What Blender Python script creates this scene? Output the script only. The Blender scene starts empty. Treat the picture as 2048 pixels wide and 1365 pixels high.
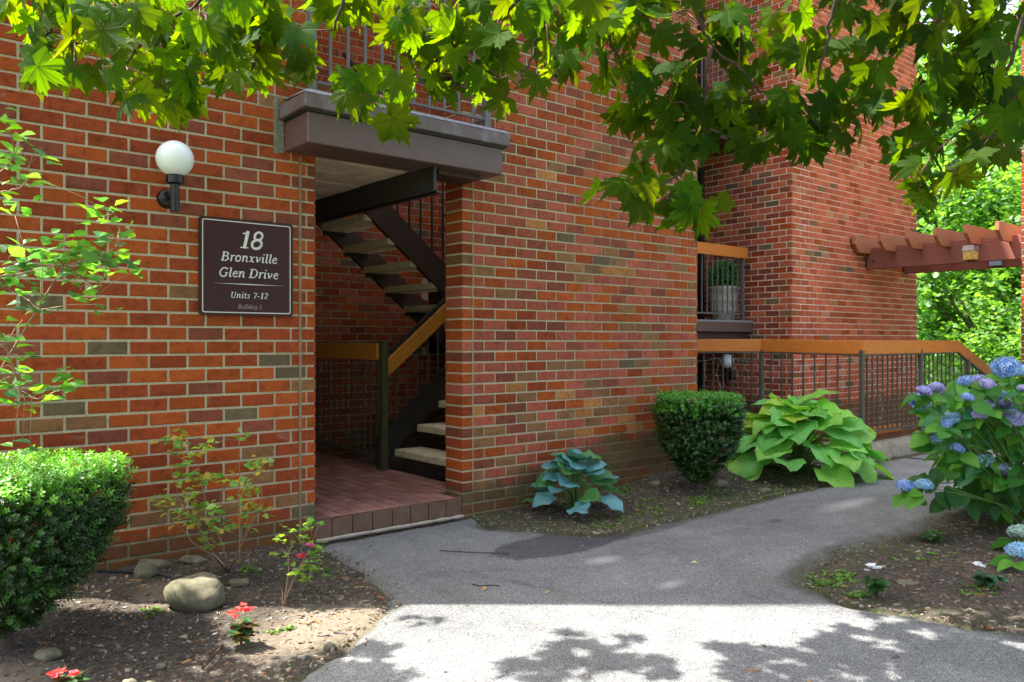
import bpy, bmesh, math, random
import numpy as np
from mathutils import Vector, Matrix, noise
from mathutils.geometry import delaunay_2d_cdt

rnd = random.Random(7)
sc = bpy.context.scene
COL = sc.collection
# ------------------------------------------------------------------ camera, world, sun, exposure
H = 1.27                       # eye height above the path
F = 1600.0                     # focal length in photo pixels (2048 wide)
AZ = math.atan2(.6371, .7708)
cam = bpy.data.cameras.new('camera'); cam_o = bpy.data.objects.new('camera', cam); COL.objects.link(cam_o)
cam.sensor_width = 36.0; cam.lens = 36.0 * F / 2048; cam.clip_end = 600; cam.clip_start = .05
cam_o.location = (0, 0, H); cam_o.rotation_euler = (math.radians(90), 0, -AZ)
sc.camera = cam_o
EL = math.radians(61); SUNH = (-.766, .643)        # towards the sun, behind the building and to its left
w = bpy.data.worlds.new('World'); sc.world = w; w.use_nodes = True
nt = w.node_tree; bg = nt.nodes['Background']
sky = nt.nodes.new('ShaderNodeTexSky'); sky.sky_type = 'NISHITA'; sky.sun_disc = False
sky.sun_elevation = EL; sky.sun_rotation = math.atan2(SUNH[0], SUNH[1]); sky.dust_density = 5; sky.ozone_density = .3; sky.air_density = 1.0
hs_ = nt.nodes.new('ShaderNodeHueSaturation'); hs_.inputs['Saturation'].default_value = .68; nt.links.new(sky.outputs[0], hs_.inputs['Color']); nt.links.new(hs_.outputs[0], bg.inputs[0]); bg.inputs[1].default_value = .145
sl = bpy.data.lights.new('sun', 'SUN'); sl.energy = 4.6; sl.angle = math.radians(.5); sl.color = (1, .95, .86)
so = bpy.data.objects.new('sun', sl); COL.objects.link(so)
sd = Vector((SUNH[0]*math.cos(EL), SUNH[1]*math.cos(EL), math.sin(EL)))
so.rotation_euler = sd.to_track_quat('Z', 'Y').to_euler(); so.location = (0, 0, 15)
sc.view_settings.view_transform = 'Standard'; sc.view_settings.look = 'None'
sc.view_settings.gamma = 1; sc.view_settings.use_curve_mapping = False
sc.view_settings.exposure = 2.02
sc.render.engine = 'CYCLES'
sc.cycles.use_denoising = True
sc.cycles.max_bounces = 9; sc.cycles.diffuse_bounces = 7; sc.cycles.transmission_bounces = 5
sc.cycles.sample_clamp_indirect = 8

# ------------------------------------------------------------------ helpers
CF = Vector((.6371, .7708, 0)); CR = Vector((.7708, -.6371, 0)); UP = Vector((0, 0, 1))
def P(x, y, Z):                 # photo pixel + depth along the view axis -> world point
    return Vector((0, 0, H)) + CF*Z + CR*((x-1024)/F*Z) + UP*((682.5-y)/F*Z)
def G(x, y, z=0.):              # photo pixel on the ground plane z
    return P(x, y, F*(H-z)/(y-682.5))
def proj(p):
    d = p - Vector((0, 0, H)); Z = d.dot(CF)
    if Z < .05: return None
    return (1024+F*d.dot(CR)/Z, 682.5-F*d.z/Z, Z)

def tag(o, label=None, cat=None, group=None, kind=None):
    if label: o['label'] = label
    if cat: o['category'] = cat
    if group: o['group'] = group
    if kind: o['kind'] = kind
    return o
def empty(name, loc=(0, 0, 0), label=None, cat=None, group=None):
    o = bpy.data.objects.new(name, None); COL.objects.link(o); o.location = loc; o.empty_display_size = .1
    return tag(o, label, cat, group)
def link(name, me, parent=None, loc=None, mat=None, world=True):
    o = bpy.data.objects.new(name, me); COL.objects.link(o)
    if mat is not None and not me.materials: me.materials.append(mat)
    if parent is not None:
        o.parent = parent
        if loc is not None: o.location = Vector(loc) - parent.location if world else loc
        elif world: o.location = -parent.location if parent.parent is None else -parent.location-parent.parent.location
    elif loc is not None: o.location = loc
    return o

class MB:
    def __init__(s): s.v = []; s.f = []; s.c = []; s.uv = []
    def add(s, vs, fs, col=None, uvs=None):
        n = len(s.v); s.v.extend(tuple(v) for v in vs); s.f.extend(tuple(i+n for i in f) for f in fs)
        s.c.extend([col or (1, 1, 1)]*len(vs)); s.uv.extend(uvs if uvs is not None else [(0, 0)]*len(vs))
    def box(s, a, b, col=None, bev=0.0):
        x0, y0, z0 = [min(p, q) for p, q in zip(a, b)]; x1, y1, z1 = [max(p, q) for p, q in zip(a, b)]
        s.hexa([(x0,y0,z0),(x1,y0,z0),(x1,y1,z0),(x0,y1,z0),(x0,y0,z1),(x1,y0,z1),(x1,y1,z1),(x0,y1,z1)], col, bev)
    def hexa(s, p, col=None, bev=0.0):
        fs = [(0,3,2,1),(4,5,6,7),(0,1,5,4),(1,2,6,5),(2,3,7,6),(3,0,4,7)]
        if bev <= 0: s.add(p, fs, col); return
        bm = bmesh.new(); vs = [bm.verts.new(q) for q in p]
        for f in fs: bm.faces.new([vs[i] for i in f])
        bmesh.ops.bevel(bm, geom=bm.edges[:], offset=bev, segments=1, affect='EDGES')
        bm.verts.index_update()
        s.add([v.co[:] for v in bm.verts], [[v.index for v in f.verts] for f in bm.faces], col); bm.free()
    def beam(s, a, b, wd, ht, col=None, bev=0., up=UP):   # board from a to b (centre line), wd sideways, ht along up
        a = Vector(a); b = Vector(b); d = (b-a).normalized(); side = d.cross(up).normalized(); u = side.cross(d).normalized()
        q = []
        for e in (a, b):
            for sx, su in ((-1,-1),(1,-1),(1,1),(-1,1)): q.append(e+side*sx*wd/2+u*su*ht/2)
        p = [q[0], q[1], q[5], q[4], q[3], q[2], q[6], q[7]]
        s.hexa([v[:] for v in p], col, bev)
    def vbeam(s, a, b, wd, ht, col=None, bev=0.):         # sloped board with plumb cut ends
        a = Vector(a); b = Vector(b); d = (b-a); side = Vector((d.y, -d.x, 0)).normalized()
        q = [e+side*sx*wd/2+UP*su*ht/2 for e in (a, b) for sx, su in ((-1,-1),(1,-1),(1,1),(-1,1))]
        s.hexa([v[:] for v in (q[0], q[1], q[5], q[4], q[3], q[2], q[6], q[7])], col, bev)
    def tube(s, pts, rad, n=6, col=None, caps=True):
        pts = [Vector(p) for p in pts]
        if not hasattr(rad, '__len__'): rad = [rad]*len(pts)
        vs = []; fs = []; prev = None
        for i, p in enumerate(pts):
            d = (pts[min(i+1, len(pts)-1)]-pts[max(i-1, 0)])
            if d.length < 1e-9: d = Vector((0, 0, 1))
            d.normalize()
            if prev is None:
                u = d.orthogonal().normalized()
            else:
                u = prev - d*prev.dot(d)
                u = u.normalized() if u.length > 1e-6 else d.orthogonal().normalized()
            prev = u; v = d.cross(u)
            for k in range(n):
                t = 2*math.pi*k/n; vs.append(p+(u*math.cos(t)+v*math.sin(t))*rad[i])
        for i in range(len(pts)-1):
            for k in range(n):
                a = i*n+k; b = i*n+(k+1) % n; fs.append((a, b, b+n, a+n))
        if caps: fs.append(tuple(range(n))[::-1]); fs.append(tuple(range((len(pts)-1)*n, len(pts)*n)))
        s.add(vs, fs, col)
    def lathe(s, prof, c=(0, 0, 0), n=20, col=None):
        c = Vector(c); vs = []; fs = []
        for r, z in prof:
            for k in range(n):
                t = 2*math.pi*k/n; vs.append(c+Vector((r*math.cos(t), r*math.sin(t), z)))
        for i in range(len(prof)-1):
            for k in range(n):
                a = i*n+k; b = i*n+(k+1) % n; fs.append((a, b, b+n, a+n))
        s.add(vs, fs, col)
    def ball(s, c, r, n=10, m=7, col=None, sq=(1, 1, 1)):
        c = Vector(c); vs = [c+Vector((0, 0, -r*sq[2]))]; fs = []
        for i in range(1, m):
            ph = -math.pi/2+math.pi*i/m
            for k in range(n):
                t = 2*math.pi*k/n; vs.append(c+Vector((r*sq[0]*math.cos(ph)*math.cos(t), r*sq[1]*math.cos(ph)*math.sin(t), r*sq[2]*math.sin(ph))))
        vs.append(c+Vector((0, 0, r*sq[2])))
        for k in range(n): fs.append((0, 1+(k+1) % n, 1+k)); fs.append((len(vs)-1, 1+(m-2)*n+k, 1+(m-2)*n+(k+1) % n))
        for i in range(m-2):
            for k in range(n):
                a = 1+i*n+k; b = 1+i*n+(k+1) % n; fs.append((a, b, b+n, a+n))
        s.add(vs, fs, col)
    def mesh(s, name, smooth=False, mat=None):
        me = bpy.data.meshes.new(name); me.from_pydata([tuple(v) for v in s.v], [], s.f)
        ca = me.color_attributes.new('Col', 'FLOAT_COLOR', 'POINT')
        ca.data.foreach_set('color', np.array([(c[0], c[1], c[2], 1.) for c in s.c], dtype=np.float32).ravel())
        uv = me.uv_layers.new(name='UVMap')
        li = np.empty(len(me.loops), dtype=np.int32); me.loops.foreach_get('vertex_index', li)
        uv.data.foreach_set('uv', np.array(s.uv, dtype=np.float32)[li].ravel())
        if smooth: me.polygons.foreach_set('use_smooth', [True]*len(me.polygons))
        if mat: me.materials.append(mat)
        me.update(); return me
    def build(s, name, mat, parent=None, smooth=False):
        return link(name, s.mesh(name, smooth, mat), parent)

# ------------------------------------------------------------------ materials
class NT:
    def __init__(s, name):
        s.m = bpy.data.materials.new(name); s.m.use_nodes = True; s.t = s.m.node_tree; s.t.nodes.clear()
        s.out = s.t.nodes.new('ShaderNodeOutputMaterial'); s.pos = s.t.nodes.new('ShaderNodeNewGeometry').outputs['Position']
    def n(s, typ, ins=None, **kw):
        nd = s.t.nodes.new(typ)
        for k, v in kw.items(): setattr(nd, k, v)
        for k, v in (ins or {}).items():
            sk = nd.inputs[k]
            if isinstance(v, bpy.types.NodeSocket): s.t.links.new(v, sk)
            else: sk.default_value = v
        return nd
    def noise(s, scale, detail=3, rough=.55, vec=None, dist=0., out=0):
        return s.n('ShaderNodeTexNoise', {'Vector': vec or s.pos, 'Scale': scale, 'Detail': detail, 'Roughness': rough, 'Distortion': dist}).outputs[out]
    def ramp(s, fac, stops):
        r = s.n('ShaderNodeValToRGB', {'Fac': fac}); e = r.color_ramp.elements
        while len(e) < len(stops): e.new(.5)
        for k, (p, c) in enumerate(stops):
            e[k].position = p; e[k].color = (c, c, c, 1) if not hasattr(c, '__len__') else (*c, 1)
        return r.outputs[0]
    def mix(s, fac, a, b, mode='MIX'):
        nd = s.n('ShaderNodeMix', data_type='RGBA', blend_type=mode)
        for k, v in ((0, fac), (6, a), (7, b)):
            if isinstance(v, bpy.types.NodeSocket): s.t.links.new(v, nd.inputs[k])
            else: nd.inputs[k].default_value = v if k == 0 else ((*v, 1) if hasattr(v, '__len__') else (v, v, v, 1))
        return nd.outputs[2]
    def math(s, op, a, b=None, c=None):
        nd = s.n('ShaderNodeMath', operation=op)
        for k, v in enumerate((a, b, c)):
            if v is None: continue
            if isinstance(v, bpy.types.NodeSocket): s.t.links.new(v, nd.inputs[k])
            else: nd.inputs[k].default_value = v
        return nd.outputs[0]
    def bump(s, h, strength=.5, dist=.01, nrm=None):
        ins = {'Height': h, 'Strength': strength, 'Distance': dist}
        if nrm: ins['Normal'] = nrm
        return s.n('ShaderNodeBump', ins).outputs[0]
    def attr(s, name='Col'): return s.n('ShaderNodeAttribute', attribute_name=name).outputs['Color']
    def bsdf(s, col, rough=.8, nrm=None, metal=0., spec=.5, **kw):
        ins = {'Base Color': (*col, 1) if isinstance(col, tuple) else col, 'Roughness': rough, 'Metallic': metal, 'Specular IOR Level': spec}
        if nrm: ins['Normal'] = nrm
        ins.update(kw)
        return s.n('ShaderNodeBsdfPrincipled', ins)
    def done(s, sh):
        s.t.links.new(sh.outputs[0] if not isinstance(sh, bpy.types.NodeSocket) else sh, s.out.inputs[0]); return s.m

def simple(name, col, rough=.7, var=.2, scale=12, bump=.15, bscale=120, metal=0., spec=.4, dirt=None, use_col=False):
    t = NT(name)
    base = t.attr() if use_col else col
    c = t.mix(t.ramp(t.noise(scale, 4), [(.3, 1-var), (.7, 1+var*.6)]), (0, 0, 0), base)
    if use_col or True:
        c = t.mix(1.0, base if use_col else col, t.ramp(t.noise(scale, 4, .6), [(.3, 1-var), (.7, 1.)]), 'MULTIPLY')
    if dirt: c = t.mix(t.ramp(t.noise(scale*.35, 5, .7, dist=.6), [(.5, 0), (.72, .8)]), c, dirt)
    return t.done(t.bsdf(c, rough, t.bump(t.noise(bscale, 3), bump, .004), metal, spec))

def damp_foot(t, c):
    xyz = t.n('ShaderNodeSeparateXYZ', {0: t.pos})
    lim = t.math('ADD', .22, t.math('MULTIPLY', t.n('ShaderNodeMapRange', {0: xyz.outputs[0], 1: 3.9, 2: 5.0, 3: 0., 4: .26}).outputs[0], 1.))
    m = t.math('SUBTRACT', t.math('ADD', lim, t.math('MULTIPLY', t.math('SUBTRACT', t.noise(4.5, 5, .7), .5), .5)), xyz.outputs[2])
    m = t.ramp(t.math('ADD', t.math('MULTIPLY', m, 2.2), .5), [(.42, 0), (.62, 1)])
    g = t.mix(.5, t.mix(1., c, (.45, .52, .42), 'MULTIPLY'), (.085, .088, .04))
    return t.mix(t.math('MULTIPLY', m, .8), c, g)
def brick_mat(name, obj=True):
    t = NT(name)
    base = t.n('ShaderNodeObjectInfo').outputs['Color'] if obj else t.attr()
    sp = t.noise(95, 5, .85); mo = t.noise(26, 4, .6); lg = t.noise(2.2, 4, .6)
    c = t.mix(1., base, t.ramp(mo, [(.28, .62), (.5, 1.), (.75, 1.12)]), 'MULTIPLY')
    c = t.mix(1., c, t.ramp(sp, [(.32, .45), (.46, .95), (.6, 1.02), (.72, 1.6)]), 'MULTIPLY')
    c = t.mix(1., c, t.ramp(lg, [(.3, .86), (.7, 1.08)]), 'MULTIPLY')
    c = t.mix(t.ramp(t.noise(7, 5, .7, dist=.5), [(.62, 0), (.8, .35)]), c, (.42, .34, .3))    # lime bloom
    c = damp_foot(t, c)
    h = t.math('ADD', t.math('MULTIPLY', sp, .6), t.noise(60, 3))
    return t.done(t.bsdf(c, .88, t.bump(h, .55, .006), spec=.25))
def mortar_mat(name, col):
    t = NT(name)
    c = t.mix(1., col, t.ramp(t.noise(90, 4, .7), [(.25, .6), (.6, 1.), (.8, 1.1)]), 'MULTIPLY')
    c = t.mix(t.ramp(t.noise(3.2, 5, .7), [(.5, 0), (.75, .55)]), c, tuple(x*.62 for x in col))
    c = damp_foot(t, c)
    return t.done(t.bsdf(c, .95, t.bump(t.noise(160, 4, .7), .8, .006), spec=.15))
M = {}
M['brick'] = brick_mat('brick_face'); M['brick_stuff'] = brick_mat('brick_face_joined', False)
M['mortar'] = mortar_mat('mortar', (.54, .465, .315)); M['mortar_light'] = mortar_mat('mortar_light', (.90, .70, .57))
M['brown_metal'] = simple('brown_painted_metal', (.125, .077, .068), .42, .18, 9, .1, 200)
M['brown_band'] = simple('brown_flashing', (.125, .088, .082), .4, .2, 14, .12, 160, dirt=(.22, .2, .21))
M['flash_edge'] = simple('weathered_sky_tinted_edge', (.32, .33, .37), .35, .5, 60, .3, 90, dirt=(.12, .1, .1))  # weathered metal with the sky's bluish reflection put into its colour
M['dark_metal'] = simple('dark_painted_steel', (.035, .03, .028), .5, .4, 9, .2, 80, dirt=(.025, .035, .018))
M['stringer'] = simple('brown_steel_stringer', (.065, .034, .026), .6, .35, 8, .4, 70, dirt=(.04, .03, .02))
M['rail_metal'] = simple('bronze_grey_railing', (.085, .075, .065), .45, .25, 20, .1, 100, dirt=(.06, .065, .04))
M['black'] = simple('black_metal', (.008, .008, .009), .28, .1, 10, .05)
M['tread'] = simple('precast_concrete_tread', (.80, .70, .46), .9, .4, 22, .5, 130, dirt=(.42, .40, .2))
M['soffit'] = simple('board_formed_concrete', (.66, .52, .37), .9, .3, 5, .4, 60, dirt=(.19, .15, .11))
M['curb'] = simple('mossy_concrete', (.27, .25, .19), .95, .4, 18, .8, 70, dirt=(.09, .1, .045))
M['tile'] = simple('brown_clay_tile', (.145, .078, .052), .5, .2, 30, .2, 120, dirt=(.19, .12, .09))
M['grout'] = simple('pale_grout', (.42, .37, .3), .95, .3, 30, .4, 100)
M['paver'] = simple('pink_clay_paver', (.34, .155, .12), .7, .3, 18, .3, 150, dirt=(.11, .085, .065), use_col=True)
M['glass_dark'] = simple('dark_glazing', (.006, .007, .01), .06, .05, 4, .0, spec=.6)
M['bark'] = simple('grey_brown_bark', (.085, .065, .05), .9, .4, 30, .8, 60)
M['twig'] = simple('brown_twig', (.055, .035, .025), .8, .3, 40, .3, 90)
M['stem'] = simple('green_stem', (.12, .2, .05), .6, .3, 40, .2, 90)
M['stem_tan'] = simple('pale_woody_stem', (.3, .2, .12), .8, .4, 60, .4, 90)
M['rock'] = simple('field_stone', (.20, .18, .12), .9, .55, 20, 1., 30, dirt=(.06, .07, .03))
M['pebble'] = simple('loose_chips', (.2, .17, .14), .9, .2, 40, .2, use_col=True)
M['planter'] = simple('aged_stone_planter', (.52, .49, .43), .9, .35, 30, .6, 70, dirt=(.12, .12, .1))
M['boards'] = simple('red_brown_fence_stain', (.2, .08, .05), .75, .35, 6, .4, 40)

def wood(name, col, rough=.5, grain=.25, axis=(1, 1, 1)):
    t = NT(name)
    mp = t.n('ShaderNodeMapping', {'Vector': t.pos, 'Scale': axis}).outputs[0]
    g = t.noise(14, 6, .7, mp, 1.2)
    c = t.mix(1., col, t.ramp(g, [(.3, 1-grain*1.5), (.65, 1.), (.8, 1.08)]), 'MULTIPLY')
    c = t.mix(t.ramp(t.noise(3.5, 5, .7), [(.55, 0), (.75, .5)]), c, tuple(x*.55 for x in col))
    return t.done(t.bsdf(c, rough, t.bump(g, .25, .004), spec=.35))
M['orange_wood'] = wood('orange_stained_wood', (.64, .205, .032), .55, .26, (.8, .8, 6))
M['orange_wood_dark'] = wood('ochre_stained_wood', (.66, .27, .035), .5, .3, (3, 3, 12))
M['red_wood'] = wood('red_brown_stained_wood', (.26, .085, .06), .6, .35, (3, 3, 16))
M['rafter_wood'] = wood('orange_brown_rafter_wood', (.50, .18, .08), .6, .4, (8, 8, 3))

t = NT('frosted_white_globe')
c = t.mix(t.ramp(t.noise(22, 6, .8, dist=1.5), [(.60, 0), (.72, .5)]), (.80, .84, .82), (.45, .45, .42))
M['globe'] = t.done(t.bsdf(c, .18, spec=.6, **{'Subsurface Weight': .25, 'Subsurface Radius': (.03, .03, .03)}))
t = NT('amber_lens'); M['amber'] = t.done(t.bsdf(t.mix(t.ramp(t.noise(30, 2), [(.4, 0), (.6, 1)]), (.55, .33, .06), (.75, .55, .2)), .2))
t = NT('bluish_lens'); M['bluelens'] = t.done(t.bsdf((.3, .42, .62), .2))
M['lampgrey'] = simple('weathered_lamp_housing', (.3, .26, .27), .5, .3, 60)
t = NT('sign_face'); M['sign'] = t.done(t.bsdf(t.mix(t.noise(2.5, 3), (.036, .0105, .011), (.046, .015, .016)), .4, spec=.25))
M['letters'] = simple('off_white_lettering', (.62, .60, .56), .5, .08, 30, .02)
M['letters_dim'] = simple('dusky_pink_lettering', (.30, .21, .2), .5, .05, 30, .02)
M['wire'] = simple('pale_string_light_wire', (.5, .48, .45), .5, .1)

def leaf_mat(name, mode='obj', rough=.42, transl=.5, tcol=None, veins=None, spec=.5, ribs=False, gain=(.75, 1.15)):
    t = NT(name)
    base = t.n('ShaderNodeObjectInfo').outputs['Color'] if mode == 'obj' else (t.attr() if mode == 'col' else (*mode, 1))
    if mode not in ('obj', 'col'):
        base = t.mix(0., mode, mode)
    c = t.mix(1., base, t.ramp(t.noise(25, 3, .6), [(.3, gain[0]), (.7, gain[1])]), 'MULTIPLY')
    nrm = None
    tc = t.mix(1., base, tcol or (3.2, 2.6, .9), 'MULTIPLY')
    if veins:
        uv = t.n('ShaderNodeUVMap').outputs[0]
        sx = t.n('ShaderNodeSeparateXYZ', {0: uv}); U, V = sx.outputs[0], sx.outputs[1]
        best = None
        for ang in veins:
            a = math.radians(ang); dx, dy = math.sin(a), math.cos(a)
            dot = t.math('ADD', t.math('MULTIPLY', U, dx), t.math('MULTIPLY', V, dy))
            crs = t.math('ABSOLUTE', t.math('SUBTRACT', t.math('MULTIPLY', U, dy), t.math('MULTIPLY', V, dx)))
            dd = t.math('ADD', crs, t.math('MULTIPLY', t.math('LESS_THAN', dot, 0.), 10.))
            # side veins: a herringbone off each main rib
            best = dd if best is None else t.math('MINIMUM', best, dd)
        vm = t.ramp(best, [(0.0, 1), (.012, .8), (.03, 0)])
        c = t.mix(t.math('MULTIPLY', vm, .55), c, t.mix(1., base, (1.9, 1.5, 1.6), 'MULTIPLY'))
        tc = t.mix(t.math('MULTIPLY', vm, .6), tc, t.mix(1., base, (1.2, .8, .6), 'MULTIPLY'))
        nrm = t.bump(t.math('ADD', t.math('MULTIPLY', t.noise(90, 3, vec=uv), .3), t.math('MULTIPLY', vm, .6)), .35, .004)
    if ribs:
        uv = t.n('ShaderNodeUVMap').outputs[0]
        U = t.n('ShaderNodeSeparateXYZ', {0: uv}).outputs[0]
        wv = t.math('SINE', t.math('MULTIPLY', U, 46.))
        c = t.mix(t.ramp(wv, [(0., .0), (1., 1.)]), t.mix(1., c, (.80, .84, .8), 'MULTIPLY'), t.mix(1., base, (1.3, 1.22, 1.3), 'MULTIPLY'))
        nrm = t.bump(wv, .6, .005)
    else:
        if nrm is None: nrm = t.bump(t.noise(40, 3), .2, .004)
    b = t.bsdf(c, rough, nrm, spec=spec)
    tr = t.n('ShaderNodeBsdfTranslucent', {'Color': tc})
    mx = t.n('ShaderNodeMixShader', {0: transl, 1: b.outputs[0], 2: tr.outputs[0]})
    return t.done(mx)
VEINS = (0, 42, -42, 95, -95)
M['maple'] = leaf_mat('maple_leaf', 'obj', .6, .55, (7.5, 4.2, .2), VEINS, spec=.1)
M['maple_s'] = leaf_mat('maple_leaf_joined', 'col', .6, .55, (7.5, 4.2, .2), VEINS, spec=.1)
M['leaf_col'] = leaf_mat('small_leaf', 'col', .4, .4, (2.6, 2.2, .6), spec=.45)
M['leaf_bg'] = leaf_mat('far_tree_leaf', 'col', .45, .5, (2.4, 2.1, .7), spec=.5)
M['leaf_obj'] = leaf_mat('hydrangea_leaf', 'obj', .45, .35, (2.0, 2.0, .4), (0,), spec=.28)
M['needle'] = leaf_mat('yew_needle', 'col', .4, .25, (1.8, 1.8, .6), spec=.5)
M['hosta'] = leaf_mat('hosta_leaf', 'obj', .36, .3, (1.4, 1.5, .5), ribs=True, spec=.45, gain=(.88, 1.08))
M['hosta_blue'] = leaf_mat('blue_hosta_leaf', 'obj', .3, .15, (1.2, 1.6, .5), ribs=True, spec=.7, gain=(.9, 1.08))
M['petal'] = leaf_mat('flower_petal', 'col', .6, .3, (1.3, 1.3, 1.3), spec=.2)

# asphalt with aggregate, damp patch, pale scuffs, mossy edges
def asphalt():
    t = NT('aged_asphalt')
    fine = t.n('ShaderNodeTexVoronoi', {'Vector': t.pos, 'Scale': 250.}); agg = fine.outputs['Color']
    ag = t.n('ShaderNodeSeparateColor', {0: agg}).outputs[0]
    c = t.ramp(ag, [(0., (.088, .092, .098)), (.4, (.145, .150, .155)), (.75, (.205, .207, .205)), (1., (.35, .35, .34))])
    c = t.mix(1., c, t.ramp(t.noise(1.1, 6, .65), [(.3, .72), (.55, 1.), (.75, 1.22)]), 'MULTIPLY')
    c = t.mix(1., c, t.ramp(t.noise(6, 5, .7), [(.3, .85), (.7, 1.1)]), 'MULTIPLY')
    def blob(p, rx, ry, ang=0., soft=.35, wob=.35):
        d = t.n('ShaderNodeVectorMath', {0: t.pos, 1: (p.x, p.y, 0)}, operation='SUBTRACT').outputs[0]
        d = t.n('ShaderNodeMapping', {'Vector': d, 'Rotation': (0, 0, -ang), 'Scale': (1/rx, 1/ry, 0)}, vector_type='POINT').outputs[0]
        ln = t.n('ShaderNodeVectorMath', {0: d}, operation='LENGTH').outputs['Value']
        ln = t.math('ADD', ln, t.math('MULTIPLY', t.math('SUBTRACT', t.noise(5, 4, .7), .5), wob*2))
        return t.ramp(ln, [(1-soft, 1), (1., 0)])
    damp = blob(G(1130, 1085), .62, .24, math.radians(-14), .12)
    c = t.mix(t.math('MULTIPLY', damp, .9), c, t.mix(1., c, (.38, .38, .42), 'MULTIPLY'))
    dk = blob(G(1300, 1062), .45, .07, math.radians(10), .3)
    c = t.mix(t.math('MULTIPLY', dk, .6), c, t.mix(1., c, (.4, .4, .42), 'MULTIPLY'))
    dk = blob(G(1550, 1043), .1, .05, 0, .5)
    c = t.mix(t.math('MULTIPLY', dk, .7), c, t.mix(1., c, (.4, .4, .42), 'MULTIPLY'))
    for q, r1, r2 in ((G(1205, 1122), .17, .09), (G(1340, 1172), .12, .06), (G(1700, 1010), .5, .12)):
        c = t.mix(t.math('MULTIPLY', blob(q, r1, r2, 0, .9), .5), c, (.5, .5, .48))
    ve = t.n('ShaderNodeTexVoronoi', {'Vector': t.n('ShaderNodeVectorMath', {0: t.pos, 1: t.n('ShaderNodeVectorMath', {0: t.noise(3, 5, .7, out=1), 1: (.25, .25, 0)}, operation='MULTIPLY').outputs[0]}, operation='ADD').outputs[0], 'Scale': .85}, feature='DISTANCE_TO_EDGE')
    ck = t.math('MULTIPLY', t.ramp(ve.outputs['Distance'], [(0., 1), (.004, .8), (.010, 0)]), t.ramp(t.noise(1.3, 3), [(.50, 0), (.58, 1)]))
    c = t.mix(t.math('MULTIPLY', ck, .28), c, (.03, .03, .03))
    st = t.ramp(t.noise(2.1, 5, .75, dist=1.5), [(.60, 0), (.66, .35)])
    c = t.mix(st, c, t.mix(1., c, (.62, .6, .6), 'MULTIPLY'))
    # edge moss/dirt: attribute painted from distance to the path edge
    e = t.n('ShaderNodeSeparateColor', {0: t.attr()}).outputs[0]
    em = t.ramp(t.math('ADD', e, t.math('MULTIPLY', t.math('SUBTRACT', t.noise(9, 5, .75), .5), .9)), [(.35, 0), (.75, 1)])
    c = t.mix(t.math('MULTIPLY', em, .8), c, t.mix(t.ramp(t.noise(14, 3), [(.4, 0), (.6, 1)]), (.052, .062, .026), (.06, .05, .035)))
    hh = t.math('ADD', t.math('MULTIPLY', fine.outputs['Distance'], 1.), t.math('MULTIPLY', t.noise(30, 4), 1.2))
    return t.done(t.bsdf(c, .93, t.bump(hh, .55, .004), spec=.25))
M['asphalt'] = asphalt()
def soil():
    t = NT('garden_soil')
    n1 = t.noise(38, 5, .75); n2 = t.noise(160, 3, .7)
    c = t.ramp(n1, [(.3, (.024, .021, .018)), (.5, (.066, .056, .046)), (.68, (.15, .13, .108))])
    c = t.mix(t.ramp(n2, [(.58, 0), (.66, 1)]), c, (.24, .19, .145))
    c = t.mix(t.ramp(t.noise(300, 2), [(.66, 0), (.7, 1)]), c, (.3, .16, .08))
    c = t.mix(t.ramp(t.noise(2.3, 4, .6), [(.5, 0), (.7, .6)]), c, t.mix(1., c, (1.7, 1.6, 1.45), 'MULTIPLY'))
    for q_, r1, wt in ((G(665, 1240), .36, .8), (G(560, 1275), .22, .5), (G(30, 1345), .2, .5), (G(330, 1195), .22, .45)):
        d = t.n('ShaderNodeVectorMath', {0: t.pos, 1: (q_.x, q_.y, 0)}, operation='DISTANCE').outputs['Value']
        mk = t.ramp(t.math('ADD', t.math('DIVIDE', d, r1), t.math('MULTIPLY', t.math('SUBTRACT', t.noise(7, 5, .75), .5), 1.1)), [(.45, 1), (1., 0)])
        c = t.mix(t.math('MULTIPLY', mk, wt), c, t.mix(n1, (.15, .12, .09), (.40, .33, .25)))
    g = t.n('ShaderNodeSeparateColor', {0: t.attr()})
    mo = t.math('MULTIPLY', g.outputs[1], t.ramp(t.noise(16, 5, .75), [(.42, 0), (.6, 1)]))
    c = t.mix(mo, c, (.07, .11, .025))
    gr = g.outputs[2]
    c = t.mix(gr, c, t.mix(t.noise(3), (.05, .11, .02), (.09, .17, .035)))
    h = t.math('ADD', n1, t.math('MULTIPLY', n2, .6))
    return t.done(t.bsdf(c, .97, t.bump(h, .9, .02), spec=.15))
M['soil'] = soil()

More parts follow.
